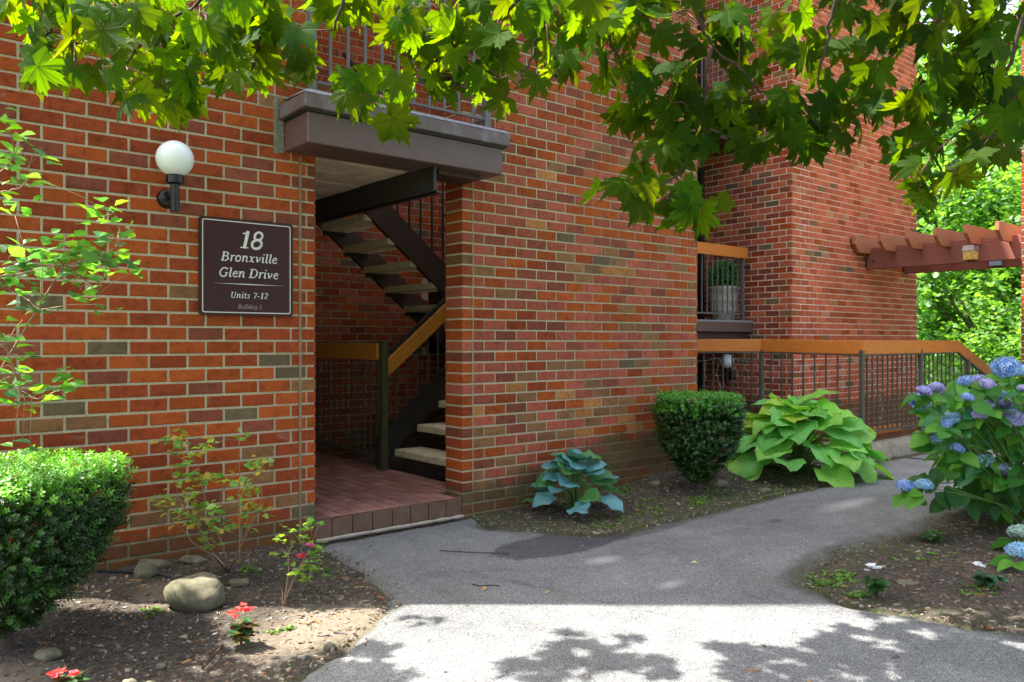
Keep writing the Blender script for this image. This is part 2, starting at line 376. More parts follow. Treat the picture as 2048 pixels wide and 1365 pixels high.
# ------------------------------------------------------------------ bricks
PIT, COU = .2085, .0795          # brick pitch, course height
MJ = .0138                       # mortar joint
PROUD = .006
PAL = {'A': (.37, .074, .013), 'B': (.29, .052, .013), 'C': (.235, .062, .034), 'D': (.25, .118, .048), 'E': (.14, .10, .055), 'F': (.42, .175, .05), 'G': (.38, .092, .050), 'O': (.19, .125, .05),
 'T': (.54, .135, .06), 'U': (.46, .11, .052), 'W': (.50, .22, .12)}
_bm = {}
def brick_mesh(L, hgt, var, deep=.03):
    key = (round(L, 3), round(hgt, 4), var, round(deep, 3))
    if key in _bm: return _bm[key]
    r = random.Random(hash(key) & 0xffff); j = lambda a=.0012: r.uniform(-a, a)
    L2, h2 = L/2, hgt/2; b = .0035; mb = MB()
    o = [(-L2+j(), 0, -h2+j()), (L2+j(), 0, -h2+j()), (L2+j(), 0, h2+j()), (-L2+j(), 0, h2+j())]
    back = [(x, deep, z) for x, _, z in o]
    mid = [(x, b*.8, z) for x, _, z in o]
    fr = [(x-math.copysign(b+j(.0015), x), j(.0008), z-math.copysign(b+j(.001), z)) for x, _, z in o]
    fs = [(8, 9, 10, 11)]
    for k in range(4):
        q = (k+1) % 4; fs.append((k+4, q+4, q+8, k+8)); fs.append((k, q, q+4, k+4))
    mb.add(back+mid+fr, fs)
    me = mb.mesh('brick', False, M['brick']); _bm[key] = me; return me

def pick(weights, r):
    ks = list(weights); return PAL[r.choices(ks, [weights[k] for k in ks])[0]]

def brick_face(parent, org, ud, nd, ulen, z0, z1, seed, pal, phase=0., stain=None, nmax=300, holes=(), forced=0.0, lead=None):
    """bricks on a face: org = world corner at u=0, ud along, nd outward; single objects for the largest in view, the rest joined"""
    r = random.Random(seed); ud = Vector(ud); nd = Vector(nd); org = Vector(org)
    rot = Matrix((ud, -nd, UP)).transposed().to_4x4()
    rows = []; k0 = math.floor(z0/COU); items = []
    for k in range(k0, math.ceil(z1/COU)):
        zc = (k+.5)*COU
        if zc-COU/2 < z0-.03 or zc+COU/2 > z1+.03: continue
        off = phase+(PIT/2 if k % 2 else 0)
        start = 0.
        if lead: start = lead
        u = start - (off % PIT)
        while u < ulen-.004:
            a, b = max(u, start), min(u+PIT, ulen)
            u += PIT
            if b-a < .035: continue
            L = b-a-MJ; uc = (a+b)/2
            if a <= start+1e-6 and not lead: L += MJ/2+PROUD; uc -= (MJ/2+PROUD)/2
            if b >= ulen-1e-6: L += MJ/2+PROUD; uc += (MJ/2+PROUD)/2
            if any(h[0] < uc < h[1] and h[2] < zc < h[3] for h in holes): continue
            items.append((uc, zc, L))
        if lead: items.append((lead/2-.004, zc, lead-MJ+.004))
    scored = []
    for it in items:
        p = org+ud*it[0]+UP*it[1]; q = proj(p); s = 0
        if q and -30 < q[0] < 2078 and -30 < q[1] < 1395:
            s = it[2]*abs((p-Vector((0, 0, H))).normalized().dot(nd))/q[2]**2
        scored.append(s)
    order = sorted(range(len(items)), key=lambda i: -scored[i])
    single = set(i for i in order[:nmax] if scored[i] > 0)
    rest = MB(); hb = COU-MJ
    for i, (uc, zc, L) in enumerate(items):
        pal_w = stain(uc, zc, r, pal) if stain else pal
        c = pick(pal_w, r); f = r.uniform(.82, 1.15); c = tuple(min(x*f, .9) for x in c)
        j = r.uniform(-.0015, .0015)
        pos = org+ud*uc+UP*(zc+r.uniform(-.001, .001))+nd*(PROUD+j)
        if i in single:
            o = bpy.data.objects.new('brick', brick_mesh(L, hb, r.randrange(4))); COL.objects.link(o)
            o.parent = parent; m = rot.copy(); m.translation = pos-parent.location
            m = m @ Matrix.Rotation(r.uniform(-.004, .004), 4, 'Y'); o.matrix_local = m; o.color = (*c, 1)
        else:
            me_v = [(-L/2, .03, -hb/2), (L/2, .03, -hb/2), (L/2, .03, hb/2), (-L/2, .03, hb/2), (-L/2, 0, -hb/2), (L/2, 0, -hb/2), (L/2, 0, hb/2), (-L/2, 0, hb/2)]
            m = rot.copy(); m.translation = pos
            rest.add([(m @ Vector(v))[:] for v in me_v], [(4, 5, 6, 7), (0, 1, 5, 4), (1, 2, 6, 5), (2, 3, 7, 6), (3, 0, 4, 7)], c)
    if rest.v:
        o = rest.build('brickwork', M['brick_stuff'], parent); o['kind'] = 'stuff'

YW = 4.72; TOP = 11.5
XL, XO1, XO2, XR = .36, 2.27, 3.434, 6.165
left_pal = {'A': 46, 'B': 38, 'C': 6, 'D': 4, 'E': 2.5}
right_pal = {'A': 24, 'G': 40, 'C': 13, 'B': 8, 'D': 7, 'E': 1.4, 'F': 1.2}
tower_pal = {'T': 50, 'U': 34, 'A': 8, 'W': 5, 'D': 2, 'E': 1}
dark_pal = {'B': 22, 'A': 40, 'G': 20, 'C': 8, 'D': 6, 'E': 3}
def left_stain(u, z, r, pal):
    if z < .42 and r.random() < .35: return {'D': 3, 'B': 4}
    if z > 1.9 and r.random() < .4: return {'C': 6, 'B': 5}
    return pal
def right_stain(u, z, r, pal):
    lim = .22+.16*max(0, min(1, (u-1.)/1.2))
    if z < lim: return {'D': 3, 'C': 3, 'B': 1}
    if z < .95 and r.random() < .25: return {'D': 3, 'F': 1}
    return pal

# sign wall (left of the opening)
wl = empty('brick_wall', (XL, YW, 0), 'orange red brick wall carrying the house sign and the globe lamp', 'wall')
mb = MB(); mb.box((XL, YW, -.4), (XO1, YW+3.0, TOP)); mb.build('mortar_bed', M['mortar'], wl)
brick_face(wl, (XL, YW, 0), (1, 0, 0), (0, -1, 0), XO1-XL, -.24, TOP-.05, 3, left_pal, .02+PIT/2, left_stain)
brick_face(wl, (XL, YW+3.0, 0), (0, -1, 0), (-1, 0, 0), 3.0, -.24, TOP-.05, 4, left_pal, 0, None, 0)
mb = MB(); xj = XO1-.097
mb.box((xj-.007, YW-.0085, -.3), (xj+.007, YW, 2.43)); mb.build('control_joint', simple('joint_sealant', (.25, .22, .14), .9, .4, 40, .6, 60), wl)
# wall right of the opening
wr = empty('brick_wall', (XO2, YW, 0), 'long red brick wall between the dark stair opening and the railing, hostas at its foot', 'wall')
mb = MB(); mb.box((XO2, YW, -.4), (XR, YW+.21, TOP)); mb.build('mortar_bed', M['mortar'], wr)
def jamb_blocks():
    r = random.Random(9)
    me = {}
    for k in range(-3, int(5.6/COU)):
        c = pick(dark_pal if r.random() < .3 else right_pal, r)
        v = r.randrange(3)
        if v not in me:
            b = MB(); b.box((-PROUD, -PROUD, MJ/2), (.085, .211, COU-MJ/2), None, .003); me[v] = b.mesh('brick', False, M['brick'])
        o = link('brick', me[v], wr, (XO2, YW+r.uniform(-.001, .001), k*COU)); f = r.uniform(.8, 1.1); o.color = (*[x*f for x in c], 1)
jamb_blocks()
brick_face(wr, (XO2+.0925, YW, 0), (1, 0, 0), (0, -1, 0), XR-XO2-.0925, -.24, TOP-.05, 5, right_pal, .0, right_stain, 230)
brick_face(wr, (XR, YW, 0), (0, 1, 0), (1, 0, 0), .21, -.2, TOP-.05, 6, right_pal, 0, None, 0)
# stairwell back wall
YB = 7.74
wb = empty('brick_wall', (2.27, YB, 0), 'shaded brick wall at the back of the stairwell behind the stairs', 'wall')
mb = MB(); mb.box((2.0, YB, -2.0), (5.14, YB+.3, 13.5)); mb.box((5.14, YB, -2.0), (6.3, YB+.3, 1.12)); mb.box((5.14, YB, 2.2), (6.3, YB+.3, 13.5)); mb.box((5.14, YB+.25, 1.1), (6.3, YB+.3, 2.2), None)
mb.build('mortar_bed', M['mortar'], wb)
brick_face(wb, (2.0, YB, 0), (1, 0, 0), (0, -1, 0), 4.3, -1.9, 13.4, 8, dark_pal, .07, None, 300, holes=((3.14, 4.3, 1.13, 2.2),))
mb = MB(); mb.box((5.14, YB+.1, 1.12), (6.3, YB+.12, 2.2)); mb.build('window_pane', M['glass_dark'], wb)
# stairwell side wall on the far right (return wall)
ws = empty('brick_wall', (6.0, 4.93, 0), 'side wall closing the stairwell behind the long brick wall', 'wall')
mb = MB(); mb.box((5.96, 4.93, -2.), (6.16, YB, 3.2)); mb.build('mortar_bed', M['mortar'], ws)
brick_face(ws, (5.96, YB, 0), (0, -1, 0), (-1, 0, 0), YB-4.94, -1.9, 3.1, 10, dark_pal, .07, None, 0)
brick_face(ws, (6.16, 4.93, 0), (0, 1, 0), (1, 0, 0), YB-4.94, -1.9, 3.1, 11, right_pal, .07, None, 0)

# brick tower (second building)
XT, YT, XTR = 9.26, 5.60, 12.82
tw = empty('brick_tower', (XT, YT, 0), 'tall light red brick building block behind the balustrade, pergola beams fixed to it', 'building')
mb = MB(); mb.box((XT, YT, -2.2), (XTR, YT+6.5, TOP)); mb.build('mortar_bed', M['mortar_light'], tw)
brick_face(tw, (XT, YT, 0), (1, 0, 0), (0, -1, 0), XTR-XT, -1.9, TOP-.05, 12, tower_pal, .1, None, 180)
def tl_stain(u, z, r, pal):
    return {'B': 3, 'C': 4, 'E': .6, 'D': 1.5, 'U': 2} if u > .75 and r.random() < .6 else pal
brick_face(tw, (XT, YT+2.0, 0), (0, -1, 0), (-1, 0, 0), 2.0, -1.9, TOP-.05, 13, {'U': 45, 'G': 25, 'C': 12, 'B': 10, 'E': 1.5}, .05, tl_stain, 120)
# recess between the two with glazed doors
wc = empty('recess_wall', (6.16, 7.0, 0), 'dark glazed balcony doors set back between the two brick blocks', 'wall')
mb = MB(); mb.box((6.16, 7.02, -2.2), (XT, 9.5, TOP)); mb.build('mortar_bed', M['mortar'], wc)
for k in range(3):
    zb = -1.12+k*2.63
    mb = MB()
    for x in (7.55, 8.4, 9.2): mb.box((x-.03, 6.93, zb), (x+.03, 7.0, zb+2.1))
    mb.box((7.52, 6.93, zb+2.1), (9.23, 7.0, zb+2.18)); mb.build('door_frame', M['dark_metal'], wc)
    mb = MB(); mb.box((7.55, 6.97, zb), (9.2, 6.99, zb+2.1)); mb.build('glass_pane', M['glass_dark'], wc)
brick_face(wc, (6.16, 7.02, 0), (1, 0, 0), (0, -1, 0), 1.35, -1.9, TOP-.05, 14, dark_pal, 0, None, 0)
brick_face(wc, (7.51, 7.02, 0), (1, 0, 0), (0, -1, 0), 1.74, 1.05, 1.45, 15, dark_pal, 0, None, 0)
# brick pier at the right frame edge
pr = empty('brick_pier', (10.95, 3.15, 0), 'tall brick pier at the far end of the pergola beams, right of the photo', 'pier')
mb = MB(); mb.box((10.95, 3.1, -.4), (12.6, 3.54, 8)); mb.build('mortar_bed', M['mortar_light'], pr)
brick_face(pr, (10.95, 3.54, 0), (0, -1, 0), (-1, 0, 0), .44, -.2, 7.9, 16, {'C': 3, 'B': 2, 'E': 1}, 0, None, 60)

# ------------------------------------------------------------------ balcony over the opening
bal = empty('balcony', (2.07, 4.4, 2.44), 'brown clad balcony slab projecting over the stair opening', 'balcony')
SF = 4.39; ZS = H+1.17
mb = MB(); mb.box((2.07, SF, ZS), (3.54, 4.715, ZS+.185), None, .006); mb.box((3.0, 4.6, ZS+.02), (3.428, 4.9, ZS+.18)); mb.build('fascia', M['brown_metal'], bal)
mb = MB(); mb.box((2.035, SF-.04, ZS+.197), (3.585, 4.716, ZS+.285), None, .006); mb.build('edge_band', M['brown_band'], bal)
mb = MB(); mb.box((2.06, SF-.015, ZS+.184), (3.56, 4.713, ZS+.198)); mb.build('shadow_gap', M['dark_metal'], bal)
mb = MB()
a = [(2.038, SF-.038, ZS+.286), (3.582, SF-.038, ZS+.286), (3.572, 4.70, ZS+.31), (2.048, 4.70, ZS+.31), (2.06, SF-.012, ZS+.312), (3.56, SF-.012, ZS+.312)]
mb.add(a, [(0, 1, 5, 4), (1, 2, 5), (0, 4, 3), (4, 5, 2, 3)]); mb.build('top_flashing', M['flash_edge'], bal)
for k in range(10):
    mb = MB(); y0 = 4.47+k*.325
    mb.box((2.10 if k == 0 else 2.275, max(y0, 4.46), ZS+.006+rnd.uniform(-.003, .003)), (2.995 if k else 2.99, y0+.303, ZS+.05), None, .003)
    mb.build('soffit_board', M['soffit'], bal)
mb = MB(); mb.box((2.275, 4.73, ZS+.051), (2.995, YB-.01, ZS+.27)); mb.build('landing_slab', M['soffit'], bal)
mb = MB()
mb.box((3.006, 4.45, ZS-.175), (3.022, YB-.02, ZS+.27)); mb.box((3.006, 4.45, ZS-.175), (3.07, YB-.02, ZS-.160)); mb.box((3.0, 4.45, ZS-.17), (3.006, YB-.02, ZS+.004))
mb.build('edge_beam', M['dark_metal'], bal)
mb = MB(); mb.box((3.075, 4.5, ZS-.035), (3.425, 4.71, ZS-.002)); mb.build('shade_plate', M['stringer'], bal)  # dark plate added as the shadow under the slab
# efflorescence / sealant strip beside slab on wall
mb = MB(); mb.box((2.0, YW-.011, ZS-.02), (2.03, YW-.002, ZS+.33), None, .003); mb.box((2.03, YW-.0105, ZS-.01), (2.066, YW-.002, ZS+.19), None, .003); mb.build('sealant_strip', simple('grey_green_sealant', (.22, .21, .15), .9, .4, 40, .6, 60), bal)

def railing_run(parent, a, b, ztop, zbot, pick_sp, mat, pw=.014, rail=True, post_w=.045, inset=0):
    a = Vector(a); b = Vector(b); L = (b-a).length; n = max(1, round(L/pick_sp))
    for k in range(1, n):
        p = a.lerp(b, k/n); q = MB(); q.box((p.x-pw/2, p.y-pw/2, zbot), (p.x+pw/2, p.y+pw/2, ztop)); q.build('picket', mat, parent)
M['rail_grey'] = simple('grey_brown_railing', (.13, .12, .125), .4, .15, 20, .05)
br = empty('balcony_railing', (2.2, 4.45, ZS+.3), 'grey brown picket railing on the balcony above the opening', 'railing')
YR = 4.47
for x in (2.135, 3.46):
    mb = MB(); mb.box((x-.024, YR-.024, ZS+.30), (x+.024, YR+.024, ZS+1.36), None, .003); mb.build('post', M['rail_grey'], br)
mb = MB(); mb.box((2.16, YR-.012, ZS+.385), (3.436, YR+.012, ZS+.40)); mb.build('bottom_rail', M['rail_grey'], br)
mb = MB(); mb.box((2.16, YR-.012, ZS+1.24), (3.436, YR+.012, ZS+1.255)); mb.build('top_rail', M['rail_grey'], br)
mb = MB(); mb.box((2.10, YR-.05, ZS+1.26), (3.50, YR-.015, ZS+1.40), None, .004); mb.build('handrail', M['orange_wood'], br)
railing_run(br, (2.135, YR, 0), (3.46, YR, 0), ZS+1.24, ZS+.40, .122, M['rail_grey'], .016)
mb = MB(); mb.box((3.448, YR+.024, ZS+.385), (3.472, 4.71, ZS+.40)); mb.box((3.455, 4.6, ZS+.3), (3.467, 4.612, ZS+1.24)); mb.build('return_rail', M['rail_grey'], br)

# ------------------------------------------------------------------ entrance floor, riser tiles
FZ = .14
ent = empty('entrance_step', (2.27, YW, 0), 'raised entrance floor of pink pavers edged with brown riser tiles', 'step')
mb = MB(); mb.box((2.272, YW+.012, -.3), (3.43, 5.0, FZ-.012)); mb.box((2.272, 5.0, -.3), (3.62, YB-.01, FZ-.012)); mb.build('base_slab', simple('dark_joint_sand', (.05, .04, .03), .95, .4, 40, .5, 80), ent)
xs = [2.272, 2.391, 2.541, 2.69, 2.841, 2.987, 3.136, 3.284, 3.426]
for a, b in zip(xs[:-1], xs[1:]):
    mb = MB(); mb.box((a+.003, YW-.006, -.05), (b-.003, YW+.012, FZ-.002), None, .002); mb.build('tile', M['tile'], ent)
pm = {}
row = 0; x = 2.277
while x < 3.60:
    y = YW-.006 - (.1 if row % 2 else 0)
    while y < YB-.05:
        y0 = max(y, YW-.006); y1 = min(y+.2, YB-.012)
        if x+.1 > 3.43 and y0 < 4.95: y0 = 4.95
        if y1-y0 > .05:
            L = round(y1-y0-.005, 3)
            if L not in pm:
                q = MB(); q.box((0, 0, -.012), (.094, L, 0), (.34, .155, .12), .0025); pm[L] = q
            key = (L, rnd.randrange(5))
            if key not in pm:
                q = MB(); f = .75+.12*key[1]; q.box((0, 0, -.012), (.091, L-.003, 0), (.34*f, .155*f*.98, .12*f), .003); pm[key] = q.mesh('paver', False, M['paver'])
            link('paver', pm[key], ent, (x, y0, FZ+rnd.uniform(-.0015, .0015)))
        y += .2
    x += .1; row += 1
mb = MB(); mb.box((XO2+.0865, YW-.0095, -.25), (XO2+.0915, YW, 5.5)); mb.build('control_joint', M['mortar'], wr)
# thin pale mortar bead along the foot of the step
mb = MB()
pts = [Vector((2.27+i*.05, YW-.03-.012*noise.noise(Vector((i*.4, 0, 3))), .003)) for i in range(24)]
mb.tube(pts, [.012+.006*noise.noise(Vector((i*.7, 2, 1))) for i in range(24)], 6); mb.build('mortar_bead', M['grout'], ent)

# interior railing along the floor edge
XRL = 3.60
ir = empty('stairwell_railing', (XRL, 6.2, FZ), 'dark railing with ochre board along the far floor edge inside the stairwell', 'railing')
mb = MB(); mb.box((XRL-.03, 6.09, FZ), (XRL+.03, 6.15, H+.0), None, .003); mb.build('post', simple('green_brown_post', (.075, .085, .035), .5, .3), ir)
mb = MB(); mb.box((XRL-.045, 6.17, H-.165), (XRL-.012, YB-.02, H-.02), None, .004); mb.build('handrail', M['orange_wood_dark'], ir)
mb = MB(); mb.box((XRL-.01, 6.15, FZ+.10), (XRL+.012, YB-.02, FZ+.125)); mb.build('bottom_rail', M['rail_metal'], ir)
railing_run(ir, (XRL, 6.12, 0), (XRL, YB, 0), H-.06, FZ+.12, .118, M['rail_metal'], .014)

# staircases
def stairs(name, label, x0, z0, n, run, rise, ya, yb, sgn, zstr, mats, rail_y=None):
    st = empty(name, (x0, ya, z0), label, 'stairs', 'stair flights inside the stairwell')
    for k in range(n):
        x = x0+sgn*run*k; z = z0+rise*k
        q = MB(); a, b = (x, x+sgn*.29)
        q.box((a, ya+.03, z-.062), (b, yb-.03, z), None, .006); q.build('tread', M['tread'], st)
    return st
lo = stairs('staircase', 'lower stair flight rising to the right with thick precast treads', 3.74, H-.964, 6, .235, .205, 5.28, 6.2, 1, 0, None)
for y, xa in ((5.26, 3.95), (6.21, 3.58)):
    zc_ = (xa-3.58)*.862
    mb = MB(); mb.vbeam((xa, y, H-1.0+zc_), (5.1, y, H+.31), .012, .30); mb.build('stringer', M['dark_metal'], lo)
    mb = MB(); mb.vbeam((xa+.02, y-.02, H-.85+zc_), (5.1, y-.02, H+.46), .05, .012); mb.build('stringer_flange', M['dark_metal'], lo)
mb = MB(); mb.vbeam((3.64, 6.16, H-.255), (4.6, 6.16, H+.53), .035, .155, None, .004); mb.build('handrail', M['orange_wood_dark'], lo)
mb = MB(); mb.vbeam((3.62, 6.19, H-.165), (4.6, 6.19, H+.635), .05, .03); mb.build('rail_bar', M['dark_metal'], lo)
for k in range(1, 9):
    x = 3.66+k*.112; z = (x-3.64)*.817; q = MB()
    q.box((x-.007, 6.185, H-.83+z*1.05), (x+.007, 6.199, H-.2+z)); q.build('picket', M['rail_metal'], lo)
mb = MB(); mb.box((5.02, 4.95, H+.10), (5.95, YB-.02, H+.28)); mb.build('half_landing', M['soffit'], lo)
# upper flight
up_ = empty('staircase', (3.1, 6.3, ZS), 'upper stair flight climbing to the left seen from below, brown steel sides', 'stairs', 'stair flights inside the stairwell')
def zl(x): return H+1.16-.82*(x-3.5)          # lower edge of the strings
for y, m in ((6.3, 'stringer'), (7.22, 'stringer')):
    mb = MB(); mb.vbeam((3.03, y, zl(3.03)+.145), (5.0, y, zl(5.0)+.145), .012, .29); mb.build('stringer', M[m], up_)
    mb = MB(); mb.vbeam((3.03, y+.025, zl(3.03)+.006), (5.0, y+.025, zl(5.0)+.006), .05, .012); mb.vbeam((3.03, y+.025, zl(3.03)+.29), (5.0, y+.025, zl(5.0)+.29), .05, .012); mb.build('stringer_flange', M['dark_metal'], up_)
for k in range(8):
    x = 4.62-k*.235; z = zl(x)+.12
    q = MB(); q.box((x-.15, 6.32, z-.06), (x+.13, 7.2, z), None, .006); q.build('tread', M['tread'], up_)
    q = MB(); q.box((x-.13, 7.15, z-.10), (x+.11, 7.2, z-.061)); q.build('tread_cleat', M['dark_metal'], up_)
for k in range(12):
    x = 3.35+k*.125; q = MB(); q.box((x-.008, 6.29, zl(x)+.28), (x+.008, 6.306, zl(x)+1.15)); q.build('picket', M['dark_metal'], up_)
mb = MB(); mb.vbeam((3.3, 6.29, zl(3.3)+1.17), (5., 6.29, zl(5.)+1.17), .03, .03); mb.build('rail_bar', M['dark_metal'], up_)

# ------------------------------------------------------------------ sign with lettering
def arc(cx, cy, rx, ry, a0, a1, n=14):
    return [(cx+rx*math.cos(math.radians(a0+(a1-a0)*i/n)), cy+ry*math.sin(math.radians(a0+(a1-a0)*i/n))) for i in range(n+1)]
TK, TN = .115, .05
def sf(x, y, wd=.2): return ([(x-wd/2, y), (x+wd/2, y)], .035)
GL = {
 '1': (.42, [([(.24, .0), (.24, .7)], TK), ([(.24, .68), (.16, .61), (.07, .6)], TN), sf(.24, .015, .3)]),
 '8': (.52, [(arc(.26, .53, .145, .17, 0, 360, 22), .085), (arc(.26, .19, .18, .19, 0, 360, 22), .095)]),
 'B': (.62, [([(.14, 0), (.14, .7)], TK), ([(.14, .69), (.3, .69)]+arc(.3, .53, .15, .16, 90, -90)+[(.14, .37)], .06), (arc(.44, .53, .0, .1, 90, -90, 3), .1), ([(.14, .37), (.32, .37)]+arc(.32, .19, .18, .18, 90, -90)+[(.1, .015)], .06), (arc(.5, .19, .0, .11, 90, -90, 3), .1), sf(.12, .015), sf(.12, .685)]),
 'r': (.38, [([(.13, 0), (.13, .46)], .1), ([(.13, .3), (.2, .42), (.3, .46), (.35, .43)], .075), sf(.06, .455, .1)]),
 'o': (.5, [(arc(.24, .23, .17, .225, 0, 360, 22), .085)]),
 'n': (.53, [([(.11, 0), (.11, .46)], .1), ([(.11, .3), (.2, .43), (.3, .46), (.37, .41), (.37, .06), (.42, .015), (.48, .05)], .085), sf(.04, .455, .1)]),
 'x': (.48, [([(.05, .43), (.13, .45), (.3, .03), (.42, .03)], .09), ([(.04, .03), (.12, .03), (.34, .43), (.42, .43)], .055)]),
 'v': (.47, [([(.03, .42), (.1, .45), (.2, .03)], .095), ([(.2, .03), (.33, .2), (.38, .36), (.33, .45)], .06)]),
 'i': (.27, [([(.12, .46), (.12, .06), (.17, .015), (.23, .05)], .1), ([(.125, .63), (.125, .7)], .1), sf(.05, .455, .1)]),
 'l': (.27, [([(.12, .72), (.12, .06), (.17, .015), (.23, .05)], .1), sf(.05, .715, .1)]),
 'e': (.45, [([(.08, .22), (.36, .3)]+arc(.22, .31, .14, .145, 0, 110, 8)+arc(.26, .23, .19, .22, 120, 320, 14), .07)]),
 'G': (.68, [(arc(.35, .35, .28, .345, 50, 300, 22), .085), ([(.49, .05), (.53, .1), (.53, .32)], .095), sf(.53, .325, .22), ([(.53, .55), (.55, .68)], .04)]),
 'D': (.68, [([(.14, 0), (.14, .7)], TK), ([(.1, .685), (.3, .685)]+arc(.3, .35, .27, .335, 90, -90, 16)+[(.1, .015)], .065), (arc(.56, .35, .0, .18, 90, -90, 3), .09), sf(.1, .685), sf(.1, .015)]),
 'U': (.66, [([(.14, .7), (.14, .22)]+arc(.32, .22, .18, .2, 180, 360, 10)+[(.5, .7)], .075), ([(.14, .7), (.14, .25)], .1), sf(.14, .685), sf(.5, .685, .16)]),
 't': (.32, [([(.13, .6), (.13, .08), (.18, .015), (.27, .05)], .09), ([(.03, .45), (.27, .45)], .05)]),
 's': (.38, [([(.31, .4), (.2, .45), (.1, .38), (.14, .27), (.27, .2), (.29, .09), (.18, .01), (.05, .06)], .075)]),
 '7': (.46, [([(.08, .66), (.42, .66), (.3, .35), (.2, .0)], .08), ([(.08, .56), (.08, .68)], .04)]),
 '-': (.32, [([(.05, .25), (.27, .25)], .07)]),
 '2': (.5, [(arc(.24, .51, .16, .17, 160, -30, 12)+[(.07, .045), (.42, .045)], .075), ([(.42, .03), (.44, .13)], .04)]),
 'u': (.53, [([(.1, .46), (.1, .13), (.16, .02), (.28, .04), (.38, .18)], .085), ([(.38, .46), (.38, .06), (.43, .015), (.49, .05)], .09)]),
 'd': (.5, [(arc(.22, .22, .16, .215, 0, 360, 18), .08), ([(.39, .72), (.39, .06), (.44, .015), (.49, .05)], .09)]),
 'g': (.48, [(arc(.24, .29, .14, .155, 0, 360, 16), .075), (arc(.22, -.06, .18, .12, 110, 430, 18), .06), ([(.35, .43), (.44, .45)], .05)]),
 '3': (.46, [(arc(.22, .53, .14, .155, 150, -80, 12), .075), (arc(.22, .19, .17, .185, 80, -150, 14), .085)]),
 ' ': (.26, [])}
def text_mesh(words, txt, cx, z, size, y, shear=.2, track=0.):
    mb = MB(); words.append(mb)
    wd = sum(GL[c][0]+track for c in txt)*size; x = cx-wd/2; dy = 0
    for ch in txt:
        adv, strokes = GL[ch]
        if ch == ' ': mb = MB(); words.append(mb)
        for pts, wdt in strokes:
            dy += 1; yy = y-.00004*(dy % 9)
            pts2 = [Vector(((px+shear*(py-.3))*size, py*size)) for px, py in pts]; hw = (wdt+.008)*size/2
            vs = []; n = len(pts2)
            for i, p in enumerate(pts2):
                d = pts2[min(i+1, n-1)]-pts2[max(i-1, 0)]
                if d.length < 1e-9: d = Vector((0, 1))
                d.normalize(); nn = Vector((-d.y, d.x))*hw
                e = d*(-hw*.25 if i == 0 else (hw*.25 if i == n-1 else 0))
                vs += [(x+(p+nn+e).x, yy, z+(p+nn+e).y), (x+(p-nn+e).x, yy, z+(p-nn+e).y)]
            mb.add(vs, [(2*i, 2*i+1, 2*i+3, 2*i+2) for i in range(n-1)])
        x += (adv+track)*size
sg = empty('sign', (1.831, 4.7, 1.42), 'dark brown square house sign reading 18 Bronxville Glen Drive beside the opening', 'sign')
SX0, SX1, SZ0, SZ1 = 1.546, 2.116, H+.152, H+.723
def rrect(x0, x1, z0, z1, r, n=5):
    o = []
    for cx, cz, a in ((x1-r, z1-r, 0), (x0+r, z1-r, 90), (x0+r, z0+r, 180), (x1-r, z0+r, 270)):
        for k in range(n+1): t = math.radians(a+90*k/n); o.append((cx+r*math.cos(t), cz+r*math.sin(t)))
    return o
mb = MB(); o = rrect(SX0, SX1, SZ0, SZ1, .018); n = len(o)
vs = [(x, 4.695, z) for x, z in o]+[(x, 4.709, z) for x, z in o]
mb.add(vs, [tuple(range(n))[::-1], tuple(range(n, 2*n))]+[(i, i+n, (i+1) % n+n, (i+1) % n) for i in range(n)]); mb.build('panel', M['sign'], sg)
mb = MB(); o = rrect(SX0+.016, SX1-.016, SZ0+.014, SZ1-.014, .013); i_ = rrect(SX0+.0215, SX1-.0215, SZ0+.0195, SZ1-.0195, .009)
mb.add([(x, 4.6944, z) for x, z in o]+[(x, 4.6944, z) for x, z in i_], [(i, (i+1) % n, (i+1) % n+n, i+n) for i in range(n)]); mb.build('border', M['letters'], sg)
def row(name, txt, cx, ztop, zbase, mat, track=0., wscale=None):
    words = []; text_mesh(words, txt, cx, zbase, (ztop-zbase)/.7, 4.6944, track=track)
    xs_ = [v[0] for m in words for v in m.v]; lo_, hi_ = min(xs_), max(xs_); f = wscale/(hi_-lo_)
    for m in words:
        m.v = [(cx+(v[0]-(lo_+hi_)/2)*f, v[1], v[2]) for v in m.v]; m.build(name, M[mat], sg)
SC = (SX0+SX1)/2
row('numerals', '18', SC+.025, SZ1-.068, SZ1-.168, 'letters', 0, .142)
row('lettering', 'Bronxville', SC+.01, SZ1-.198, SZ1-.25, 'letters', 0, .345)
row('lettering', 'Glen Drive', SC+.01, SZ1-.292, SZ1-.344, 'letters', 0, .36)
row('lettering', 'Units 7-12', SC+.012, SZ1-.433, SZ1-.468, 'letters', .02, .225)
row('lettering', 'Building 3', SC+.012, SZ1-.505, SZ1-.53, 'letters_dim', .02, .143)
mb = MB(); mb.add([(SC-.215, 4.6944, SZ1-.3845), (SC+.01, 4.6944, SZ1-.3875), (SC+.235, 4.6944, SZ1-.3845), (SC+.01, 4.6944, SZ1-.3815)], [(0, 1, 2, 3)]); mb.build('rule_line', M['letters'], sg)
mb = MB()
for x, z in ((1.575, SZ1+.03), (2.09, SZ1+.03)): mb.box((x-.005, YW-.009, z-.005), (x+.005, YW-.004, z+.005))
mb.build('screw_hole', M['black'], sg)

